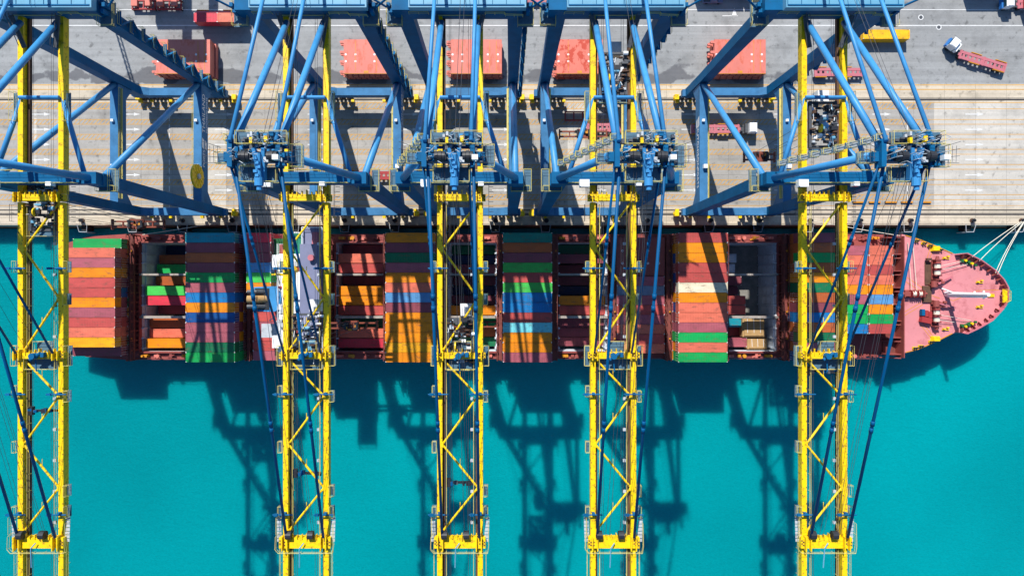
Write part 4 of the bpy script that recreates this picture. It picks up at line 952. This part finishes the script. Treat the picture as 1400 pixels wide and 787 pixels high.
# bulwark
blw = [p for p in top if p[0] > OX(1304)] + [p for p in low if p[0] > OX(1304)]
cx, cy = 100, -2.4
a = MB()
for p, q_ in zip(blw, blw[1:]):
    ip = Vector((cx, cy)); P0, P1 = Vector(p), Vector(q_)
    I0, I1 = P0 + (ip - P0).normalized() * .3, P1 + (ip - P1).normalized() * .3
    a.hexa([(I0.x, I0.y, ZF), (I1.x, I1.y, ZF), (P1.x, P1.y, ZF), (P0.x, P0.y, ZF)], [(I0.x, I0.y, ZF + 1.4), (I1.x, I1.y, ZF + 1.4), (P1.x, P1.y, ZF + 1.4), (P0.x, P0.y, ZF + 1.4)])
bw = a.build('bulwark', M['pinksteel'], ship)
a = MB()
for p, q_ in zip(blw, blw[1:]):
    P0, P1 = Vector(p), Vector(q_); L_ = (P1 - P0).length; k = int(L_ / 1.6)
    for j in range(1, k + 1):
        P = P0.lerp(P1, (j - .5) / k); di = (Vector((cx, cy)) - P).normalized(); 
        if (P1 - P0).length and abs(P.y + 2.4) > 1.6:
            nrm = Vector((P1.y - P0.y, -(P1.x - P0.x))).normalized()
            if nrm.dot(di) < 0: nrm = -nrm
            a.beam((P.x + nrm.x * .3, P.y + nrm.y * .3, ZF + 1), (P.x + nrm.x * 1.15, P.y + nrm.y * 1.15, ZF + .4), .1, 1.1)
a.build('stiffener', M['shiprust'], bw)
def along(side, x0, x1, inset, z, nm, m, w_, h_):
    pts = []; x = x0
    while x <= x1: pts.append((x, outline_y(x, side) - side * inset)); x += 1.0
    a = MB()
    for p, q_ in zip(pts, pts[1:]): a.beam((p[0], p[1], z), (q_[0], q_[1], z), w_, h_)
    return a.build(nm, m, ship)
for s in (1, -1):
    along(s, OX(1238), OX(1304), .12, ZF + .06, 'deck_edge', M['orangep'], .2, .16)
    along(s, OX(1312), OX(1333), 1.9, ZF + .2, 'roller_bed', M['greenfit'], .9, .4)
    # roller fairleads
    for k in range(5):
        x = OX(1313 + k * 4.5); y = outline_y(x, s) - s * 1.9
        a = MB(); a.tube((x, y, ZF + .4), (x, y, ZF + .9), .32, 10); a.build('roller', M['yellow'] if k % 2 else M['greenfit'], ship)
    for px in (1252, 1262, 1270, 1284) if s > 0 else (1250, 1258, 1272):
        x = OX(px); y = outline_y(x, s) - s * .7
        a = MB(); a.box(x - .6, x + .6, y - .3, y + .3, ZF, ZF + .35, 0); a.tube((x - .3, y, ZF + .3), (x - .3, y, ZF + .9), .22, 10, mi=1); a.tube((x + .3, y, ZF + .3), (x + .3, y, ZF + .9), .22, 10, mi=1); a.build('mooring_bitt', [M['yellow'], M['black']], ship)
    x = OX(1278) ; y = outline_y(x, s) - s * .9
    a = MB(); a.hexa([(x - 1.2, y - .7, ZF), (x + 1.2, y - .7, ZF), (x + 1.2, y + .7, ZF), (x - 1.2, y + .7, ZF)], [(x - .8, y - .5, ZF + .9), (x + .8, y - .5, ZF + .9), (x + .8, y + .5, ZF + .9), (x - .8, y + .5, ZF + .9)]); a.build('fairlead', M['yellow'], ship)
a = MB(); xt = OX(1367)
a.hexa([(xt - .5, -3.7, ZF + 1.45), (xt + .6, -3.2, ZF + 1.45), (xt + .6, -.8, ZF + 1.45), (xt - .5, -.3, ZF + 1.45)], [(xt - .4, -3.7, ZF + 1.7), (xt + .6, -3.2, ZF + 1.7), (xt + .6, -.8, ZF + 1.7), (xt - .4, -.3, ZF + 1.7)])
a.rail([(xt - .4, -.3, ZF + 1.7), (xt + .6, -.8, ZF + 1.7), (xt + .6, -3.2, ZF + 1.7), (xt - .4, -3.7, ZF + 1.7)], r=.05, step=.9); a.box(xt - 3.2, xt - 1.6, -2.3, -1.5, ZF, ZF + .3)
a.build('bow_platform', M['yellow'], ship)
# painted yellow walkway lines
a = MB()
def pl(p, q_, w_=.14): 
    A = (PX(p[0], ZF), PY(p[1], ZF), ZF + .012); B = (PX(q_[0], ZF), PY(q_[1], ZF), ZF + .012); a.beam(A, B, w_, .012)
for p, q_ in (((1265, 361), (1273, 335)), ((1268, 362), (1277, 337)), ((1237, 377), (1262, 394)), ((1237, 384), (1260, 399)), ((1237, 426), (1258, 414)), ((1237, 431), (1262, 416)), ((1258, 443), (1276, 466)), ((1262, 442), (1279, 464)), ((1303, 411), (1336, 397)), ((1336, 397), (1366, 396)), ((1296, 408), (1303, 411)), ((1270, 402), (1285, 408))): pl(p, q_)
a.build('walkway_marking', M['orangep'], ship)
# winches and windlass
def winch(px, py, rz, drums, nm='mooring_winch'):
    e = MB(); X, Y = PX(px, 6), PY(py, 6); co, si = math.cos(rz), math.sin(rz)
    def T(x, y, z): return (X + x * co - y * si, Y + x * si + y * co, ZF + z)
    def bx(x, y, z, dx, dy, dz, mi=0): e.cbox(T(x, y, z), (dx, dy, dz), mi, rz)
    bx(0, 0, .15, 5.2, 2.0, .3); 
    for x in (-2.4, -.1, 1.6, 2.6): bx(x, 0, .9, .25, 1.7, 1.5)
    bx(-1.6, 0, .9, 1.3, 1.2, 1.2); e.tube(T(2.7, 0, 1), T(3.5, 0, 1), .45, 12, .3)
    e.tube(T(-3.4, 0, 1), T(-2.5, 0, 1), .3, 12, .5)
    w_ = e.build(nm, M['redsteel'] if False else M['shiprust'], ship)
    d_ = MB()
    for x0_, x1_ in drums: d_.tube(T(x0_, 0, 1), T(x1_, 0, 1), .72, 16); 
    d_.build('rope_drum', M['rope'], w_)
    f_ = MB()
    for x0_, x1_ in drums:
        for q in (x0_ - .05, x1_): f_.tube(T(q, 0, 1), T(q + .08, 0, 1), 1.0, 16)
    f_.build('drum_flange', M['redsteel'], w_)
winch(1283, 368, R(-90), [(-1.5, -.3), (.2, 1.4)]); winch(1250, 401.5, 0, [(-.6, .5), (1.0, 2.0)]); winch(1282, 432, R(-90), [(-1.6, -.4), (.2, 1.4)])
for px, py, rz in ((1283, 388, R(24)), (1286, 415, R(-14))):
    a = MB(); X, Y = PX(px, 6), PY(py, 6); a.cbox((X, Y, ZF + .5), (3.4, 1.1, 1.0), 0, rz); a.tube((X - 1.0, Y - .8, ZF + 1.2), (X - 1.0, Y + .8, ZF + 1.2), .7, 14)
    a.beam((X, Y, ZF + 1.2), (X + 4.5 * math.cos(rz), Y + 4.5 * math.sin(rz), ZF + .5), .45, .4, 1); a.cbox((X + 1.2, Y + .4, ZF + 1.2), (.7, .6, .6), 0); a.build('windlass', [M['shiprust'], M['pinksteel']], ship)
a = MB(); X, Y = PX(1268, 5), PY(381, 5); a.box(X - .5, X + 1.0, Y - 1.5, Y + 4.4, ZF, ZF + .25); a.box(X - 1.2, X + 1.0, Y - 6, Y - 1.8, ZF, ZF + .5); a.cbox((X, Y + 5, ZF + .9), (1.2, .6, .8)); a.build('chain_platform', M['rust_rail'], ship)
a = MB(); X, Y = PX(1264.5, 5), PY(432, 5)
for i in range(3): a.cbox((X - .9 + i * .9, Y + 1.0 - i * .3, ZF + .8), (.8, 1.6, .9), 1 if i == 0 else 0)
a.cbox((X, Y - 1.0, ZF + .6), (2.6, 1.4, 1.2), 0, R(-12)); a.build('hose_locker', [M['redsteel'], M['blue']], ship)
# foremast, upright
a = MB(); X, Y = 111.9, -1.6; a.tube((X, Y, ZF), (X, Y, 18.8), .62, 12, .42); a.beam((X - 1.2, Y + 1.5, ZF), (X, Y, 8.5), .3, .3); a.cbox((X + .3, Y, 14), (.4, 1.6, .2)); a.cbox((X + .2, Y, 17), (.4, 2.0, .25))
for i in range(24): a.cbox((X + .1, Y - .55, 5.2 + i * .55), (.5, .3, .06))
a.tube((X - .25, Y - .7, 5), (X - .25, Y - .7, 18.5), .05, 4); a.build('foremast', M['white'], ship)
for px, py in ((1294, 352), (1340, 385), (1340, 419), (1293.5, 449.5)):
    a = MB(); X, Y = PX(px, 5), PY(py, 5); a.cbox((X - .5, Y, ZF + .3), (.5, .4, .6)); a.cbox((X + .5, Y + .3, ZF + .3), (.5, .4, .6)); a.box(X - .9, X + .9, Y - .35, Y - .2, ZF, ZF + .3); a.build('mooring_post', M['yellow'], ship)
# mooring ropes
def rope(p, q_, lab, sag=.6):
    A, B = Vector(p), Vector(q_); pts = []
    for i in range(13): t = i / 12; v = A.lerp(B, t); v.z -= sag * 4 * t * (1 - t); pts.append(v)
    tag(MB().path(pts, .085, 6).build('mooring_rope', M['rope']), lab, 'rope', 'mooring ropes')
qb = (PX(1396), PY(301.6), .7)
rope((PX(1329, 6), PY(351, 6), 6.0), qb, 'pale mooring rope from bow to quay bollard, upper of the shallow pair')
rope((PX(1339, 6), PY(356.5, 6), 6.0), (qb[0] + .2, qb[1] - .1, .7), 'pale mooring rope from bow to quay bollard, lower of the shallow pair')
rope((PX(1361, 6), PY(373, 6), 6.0), (qb[0] + .3, qb[1], .8), 'pale mooring rope, steep one nearest the bow tip, left strand')
rope((PX(1364, 6), PY(375, 6), 6.0), (qb[0] + .45, qb[1], .8), 'pale mooring rope, steep one nearest the bow tip, right strand')
rope((PX(1232, 6), PY(322, 6), 5.5), (PX(1107), PY(301.6), .7), 'long slack mooring rope running aft along the quay behind the right boom')
rope((PX(196, 3), PY(321, 3), 3.4), (PX(318), PY(301.6), .7), 'pale mooring rope from the stern deck to the quay')
a = MB()
for x, y0, y1 in ((1247.5, 398, 331), (1254.5, 398, 334)): a.tube((PX(x, 6), PY(y0, 6), 5.8), (PX(x - 3, 6), PY(y1, 6), 5.0), .08, 5)
for y0, y1, x1 in ((364, 357, 1318), (369, 361, 1326), (430, 438, 1330), (437, 441, 1310)): a.tube((PX(1284, 6), PY(y0, 6), 5.8), (PX(x1, 6), PY(y1, 6), 5.2), .07, 5)
a.build('deck_rope', M['rope'], ship)
# tan packages in the forward hold
for X, Y, Z, lx, ly, lab in ((65.8, -10.6, -.6, 5.8, 4.8, 'tan tarpaulin wrapped crate in the forward hold, larger one behind the beam'), (66.8, -14.9, -.6, 5.2, 2.7, 'tan tarpaulin wrapped crate in the forward hold, nearer the seaward side')):
    e = empty('crate', (X - 1.5, Y, Z))
    a = MB(); a.box(-lx / 2, lx / 2, -ly / 2, ly / 2, -2.2, 0); a.box(-lx / 2 + .4, lx / 2 - .2, -ly / 2 + .3, ly / 2 - .2, 0, .25); a.build('wrapped_body', M['tan'], e)
    a = MB(); 
    for i in range(3): a.path([(-lx / 3 + i * lx / 3.4, -ly / 2 - .03, -.5), (-lx / 3 + i * lx / 3.4 + .3, -ly / 4, .3), (-lx / 3 + i * lx / 3.4 + .2, ly / 2, .3)], .06, 5)
    a.build('strap', M['white'], e); tag(e, lab, 'crate', 'wrapped crates in the hold')
for X, Y, lab in ((62.0, 8.2, 'pale grey machine crate deep in the forward hold, nearer the quay'), (61.6, 5.4, 'pale grey machine crate deep in the forward hold, second from the quay')):
    e = empty('machine_crate', (X - 2, Y, -6.6)); MB().box(-2, 2, -1.2, 1.2, -2.8, 0).build('crate_body', M['guide'], e); a = MB(); a.box(-1.4, 1.2, -.7, .7, .0, .5); a.build('machine', M['white'], e); tag(e, lab, 'crate', 'machine crates in the hold')

# ------------------------------------------------------------------ hatch covers parked on the yard
def cover_stack(px0, px1, label, levels=3):
    X0, X1 = PX(px0, 4.6), PX(px1, 4.6); xc = (X0 + X1) / 2; lx = X1 - X0
    yn, ys = PY(54, 4.6), PY(101, 4.6); yc = (yn + ys) / 2; ly = yn - ys
    for l in range(levels):
        e = empty('hatch_cover', (xc + (.15, -.2, 0)[l], yc, .25 + l * 1.5))
        hh = 1.3
        bdy = MB().box(-lx / 2, lx / 2, -ly / 2, ly / 2, 0, hh)
        bdy = bdy.build('cover_plate', M['cover_rusty'] if 'red rust' in label else M['cover'], e)
        a = MB(); 
        for y in (-3.9, -1.3, 1.2, 3.8): a.box(-lx / 2 - .75, -lx / 2, y - .35, y + .35, hh - .5, hh - .05); a.tube((-lx / 2 - .75, y, hh - .5), (-lx / 2 - .75, y, hh), .35, 10)
        a.build('hinge_lug', M['cover'], e)
        a = MB()
        for i in range(8): a.box(-lx / 2 + .7 + i * (lx - 1.4) / 7 - .08, -lx / 2 + .7 + i * (lx - 1.4) / 7 + .08, -ly / 2 - .12, -ly / 2 - .0, .1, hh - .1)
        a.build('side_rib', M['cover_side'], e)
        if l == levels - 1:
            a = MB()
            for x in (-lx / 2 + .5, -lx / 2 + 3.0, lx / 2 - 3.6, lx / 2 - 1.0):
                for y in (.55, -1.2):
                    for i in range(12):
                        t0, t1 = 2 * math.pi * i / 12, 2 * math.pi * (i + 1) / 12
                        a.add([(x + .27 * math.cos(t0), y + .27 * math.sin(t0), hh + .02), (x + .1 * math.cos(t0), y + .1 * math.sin(t0), hh + .02), (x + .1 * math.cos(t1), y + .1 * math.sin(t1), hh + .02), (x + .27 * math.cos(t1), y + .27 * math.sin(t1), hh + .02)], [(3, 2, 1, 0)])
            a.build('socket_ring', M['white'], e)
            a = MB()
            for x in (-lx / 2 + 3.0, lx / 2 - 3.1, lx / 2 - 1.4): a.box(x - .05, x + .05, -ly / 2 + .5, ly / 2 - .4, hh, hh + .03)
            a.box(-.6, .6, -ly / 2 + .2, -ly / 2 + .8, hh, hh + .03); a.box(-lx / 2 + .02, lx / 2 - .02, -ly / 2 + .02, -ly / 2 + .12, hh, hh + .025); a.build('yellow_marking', M['orangep'], e)
        tag(e, f'{["lowest","middle","topmost"][l]} salmon red hatch cover, {label}', 'hatch cover', 'ship hatch covers stacked in the yard')
cover_stack(213, 287, 'pile between the two leftmost cranes')
cover_stack(470, 531, 'pile beside the right leg of the second crane')
cover_stack(616, 686, 'pile behind the middle crane boom')
cover_stack(761, 824, 'pile with red rust patches behind the fourth boom')
cover_stack(977, 1047, 'pile beside the rightmost crane leg')

# ------------------------------------------------------------------ vehicles
def wheels(a, xs, hw, r=.52):
    for x in xs:
        for s in (-1, 1): a.tube((x, s * hw, r), (x, s * (hw - .55), r), r, 14)
def truck(name, loc, rz, label, cab_m='white', load=None, tractor=True, sweep=0, cab_at=1, tm='pinksteel', group='tractor units with trailers'):
    """length along x, cab in front at +x; trailer 12.6 m"""
    e = empty(name, (*loc, 0.02), rz)
    # trailer
    a = MB()
    for s in (-.72, .72): a.box(-6.3, 6.3, s - .36, s + .36, 1.1, 1.35)
    for i in range(11): a.box(-6.2 + i * 1.22, -5.6 + i * 1.22, -.36, .36, 1.08, 1.3)
    for x in (-6.2, -.3, 6.0): a.box(x - .2, x + .2, -1.2, 1.2, 1.05, 1.42)
    fr = a.build('trailer_frame', M[tm], e)
    a = MB()
    for x0_, x1_ in ((-6.2, -3.2), (.6, 3.4)):
        for s in (-1, 1): a.box(x0_, x1_, s * 1.3 - .09, s * 1.3 + .09, 1.1, 1.5)
    a.build('side_guide', M['orangep'], fr)
    a = MB(); wheels(a, (-5.2, -3.9), 1.2); a.build('wheel', M['rubber'], fr)
    a = MB(); a.box(-6.45, -6.3, -1.1, 1.1, .5, 1.0); a.build('rear_bumper', M['white'], fr)
    if tractor:
        t = MB(); t.box(5.2, 10.4, -.5, .5, .6, 1.0)
        k = 6.0
        T = empty('tractor_unit', (5.0, 0, 0), sweep) if False else None
        co, si = math.cos(sweep), math.sin(sweep)
        def bx(a, x0, x1, y0, y1, z0, z1, mi=0):
            q = [((x - 5) * co - y * si + 5, (x - 5) * si + y * co) for x, y in ((x0, y0), (x1, y0), (x1, y1), (x0, y1))]
            a.hexa([(p[0], p[1], z0) for p in q], [(p[0], p[1], z1) for p in q], mi)
        a = MB(); bx(a, 4.4, 10.6, -.5, .5, .55, 1.05); bx(a, 5.4, 6.6, -.8, .8, 1.05, 1.2); bx(a, 7.2, 8.2, -1.15, -.55, .5, 1.1); bx(a, 7.2, 8.2, .55, 1.15, .5, 1.1); a.build('chassis', M['dgrey'], e)
        a = MB(); bx(a, 8.4, 10.3, -1.22, 1.22, 1.0, 2.9); bx(a, 10.3, 10.75, -1.2, 1.2, .7, 1.7, 1); bx(a, 8.5, 10.0, -1.1, 1.1, 2.9, 3.05); cb = a.build('cab', [M[cab_m], M['cab_blue'] if cab_m == 'white' and tm == 'pinksteel' else M['white']], e)
        a = MB(); bx(a, 10.3, 10.36, -1.05, 1.05, 1.8, 2.7); a.build('windscreen', M['glass'], cb)
        a = MB(); bx(a, 7.5, 8.2, -1.2, 1.2, 1.2, 2.2); a.build('rear_deck', M['white'] if sweep else M['dgrey'], e)
        a = MB()
        for x in (5.7, 9.4):
            for s in (-1, 1):
                X, Y = (x - 5) * co - s * 1.15 * si + 5, (x - 5) * si + s * 1.15 * co; X2, Y2 = (x - 5) * co - s * .6 * si + 5, (x - 5) * si + s * .6 * co
                a.tube((X, Y, .52), (X2, Y2, .52), .52, 14)
        a.build('tyre', M['rubber'], e)
    tag(e, label, 'truck' if tractor else 'trailer', group)
    return e
truck('terminal_truck', (PX(1338), PY(86)), R(163), 'white and blue cab truck turning with an empty pink skeletal trailer on open asphalt', sweep=R(-22))
truck('terminal_truck', (PX(976), PY(178)), 0, 'white cab truck with empty pink trailer in a lane under the rightmost crane')
e = truck('terminal_truck', (PX(1418), PY(9)), R(180), 'blue and white cab truck with red container at the top right corner', cab_m='white')
def load(key, X, Y, Z, rz, lab, L20=False, grp='containers in the yard'):
    o = cont(key, X, Y, Z, '', L20, grp); o.location = (X, Y, Z); o.rotation_euler = (0, 0, rz); o['label'] = lab; return o
load('brick', PX(1424), PY(9), 1.45, 0, 'red shipping container riding on the truck at the top right corner')
truck('container_trailer', (PX(1143), PY(101)), 0, 'empty pink skeletal trailer parked behind the rightmost boom', tractor=False, group='parked trailers')
truck('container_trailer', (PX(834), PY(176)), 0, 'empty pink skeletal trailer under the fourth crane trolley', tractor=False, group='parked trailers')
truck('container_trailer', (PX(503), PY(241)), 0, 'crimson trailer half hidden behind the second crane', tractor=False, tm='redsteel', group='parked trailers')
truck('container_trailer', (PX(733), PY(1)), 0, 'pink trailer cut by the top edge beside the middle crane', tractor=False, group='parked trailers')
truck('terminal_truck', (PX(305), PY(24)), 0, 'truck under the crimson and pink containers near the top left', group='tractor units with trailers')
load('crim', PX(281, 4), PY(24, 4), 1.45, 0, 'crimson short container on a truck near the top left', True)
load('sal', PX(313, 4), PY(24, 4), 1.45, 0, 'salmon short container on a truck near the top left', True)
load('org', PX(1212, 2.6), PY(47, 2.6), .02, 0, 'orange yellow shipping container standing on the asphalt right of the rightmost boom').color = (.80, .42, .006, 1)
# red lifting frames, top left
for i, (px, l) in enumerate(((199, 6.2), (234, 6.4))):
    e = empty('lifting_frame', (PX(px), PY(9), 0))
    a = MB()
    for s in (-1.1, 1.1): a.box(-l / 2, l / 2, s - .2, s + .2, .6, 1.1)
    for k in range(5): a.box(-l / 2 + k * (l - .3) / 4, -l / 2 + .3 + k * (l - .3) / 4, -1.1, 1.1, .65, 1.0)
    a.build('frame', M['redsteel'], e)
    a = MB(); a.cbox((-l / 3, .2, 1.4), (1.6, 1.6, .7)); a.cbox((l / 4, .2, 1.4), (1.5, 1.5, .7)); a.build('lifting_head', M['cover'], e)
    a = MB()
    for sx in (-1, 1):
        for sy in (-1, 1): a.box(*sorted((sx * l / 2, sx * (l / 2 - .3))), *sorted((sy * 1.3, sy * 1.0)), 0, .65)
    a.build('foot', M['rust_rail'], e)
    tag(e, ['red steel lifting frame on the asphalt at the top left, left one', 'dark red lifting frame at the top left, in crane shadow'][i], 'lifting frame', 'lifting frames')
# red frame under crane four
e = empty('lifting_frame', (PX(790), PY(160), 0)); a = MB()
for s in (-1.1, 1.1): a.box(-3.6, 3.6, s - .15, s + .15, .6, 1.0)
for k in range(4): a.box(-3.6 + k * 2.3, -3.3 + k * 2.3, -1.0, 1.0, .65, .95)
a.build('frame', M['redsteel'], e); a = MB()
for sx in (-3.4, 3.2):
    for sy in (-1.1, .9): a.box(sx, sx + .2, sy, sy + .2, 0, .6)
a.build('foot', M['rust_rail'], e); tag(e, 'dark red open lifting frame in a lane beside the fourth crane', 'lifting frame', 'lifting frames')
# pickup, top
e = empty('pickup_truck', (PX(973), PY(1.5), 0.02)); a = MB(); a.box(-2.6, 2.6, -.9, .9, .4, 1.0); a.hexa([(-.6, -.85, 1.0), (1.3, -.85, 1.0), (1.3, .85, 1.0), (-.6, .85, 1.0)], [(-.3, -.7, 1.7), (.9, -.7, 1.7), (.9, .7, 1.7), (-.3, .7, 1.7)]); a.build('body', M['lilac'], e)
a = MB(); a.box(-2.45, -.75, -.75, .75, 1.0, 1.03); a.build('load_bed', M['dgrey'], e)
a = MB(); a.add([(.93, -.68, 1.66), (1.33, -.8, 1.05), (1.33, .8, 1.05), (.93, .68, 1.66)], [(0, 1, 2, 3)]); a.build('windscreen', M['glass'], e)
a = MB()
for x in (-1.6, 1.6):
    for s in (-1, 1): a.tube((x, s * .92, .36), (x, s * .7, .36), .36, 14)
a.build('wheel', M['rubber'], e)
tag(e, 'pale blue pickup in the shade of unseen stacks, cut by the top edge', 'pickup')
e = empty('unseen_gantry_crane', (-90, 93, 0))  # guessed gantry out of view, added to shade the leftmost cover pile
for X, Y in ((-3.5, 10), (3.5, 10), (-10, .5), (13, .5)):
    MB().beam((X, Y, 0), (X, Y, 23.4), 1.0, 1.2).build('leg', M['blue'], e)
for X in (-3.5, 3.5): MB().box(X - 1.0, X + 1.0, -14, 11, 23.45, 25.4).build('girder', M['blue'], e)
MB().box(-11, 14, -1.2, 1.8, 21.4, 23.42).build('cross_beam', M['blue'], e)
MB().box(-3.2, 4.2, -11.5, -5.0, 25.45, 28).build('machine_house', M['blue_light'], e)
tag(e, 'unseen blue gantry crane added beyond the top edge, shading the leftmost hatch cover pile', 'crane')
e = empty('unseen_light_mast', (-109.5, 84, 0)); a = MB()  # mast out of view, guessed from a thin shadow and added to cast it
for sx, sy in ((-.5, -.5), (.5, -.5), (.5, .5), (-.5, .5)): a.beam((sx, sy, 0), (sx * .7, sy * .7, 30), .16, .16)
for i in range(20): z = i * 1.5; a.beam((-.5, -.5, z), (.5, -.5, z + 1.5), .1, .1); a.beam((.5, -.5, z), (.5, .5, z + 1.5), .1, .1); a.beam((-.5, .5, z), (-.5, -.5, z + 1.5), .1, .1)
a.build('mast', M['grey'], e); a = MB(); a.box(-1.6, 1.6, -.4, .4, 30, 30.7); a.build('flood_lights', M['white'], e)
tag(e, 'unseen lattice light mast added beyond the top edge, throwing a thin shadow near the left crane', 'light mast')
# unseen yard stacks, added just beyond the frame to shade its top edge
for X, nst, where in ((53.0, 2, 'left'), (124.4, 1, 'right')):
    for j in range(nst):
        for r in range(2):
            for t in range(3):
                load(rc.choice(['blu', 'mar', 'org', 'brick']), X + j * 12.6, 82.2 + r * 2.6, .02 + t * 2.6, 0, f'container in {where} unseen block added to shade the top edge, {ORD[t]} tier up, {ORD[j*2+r]} column')
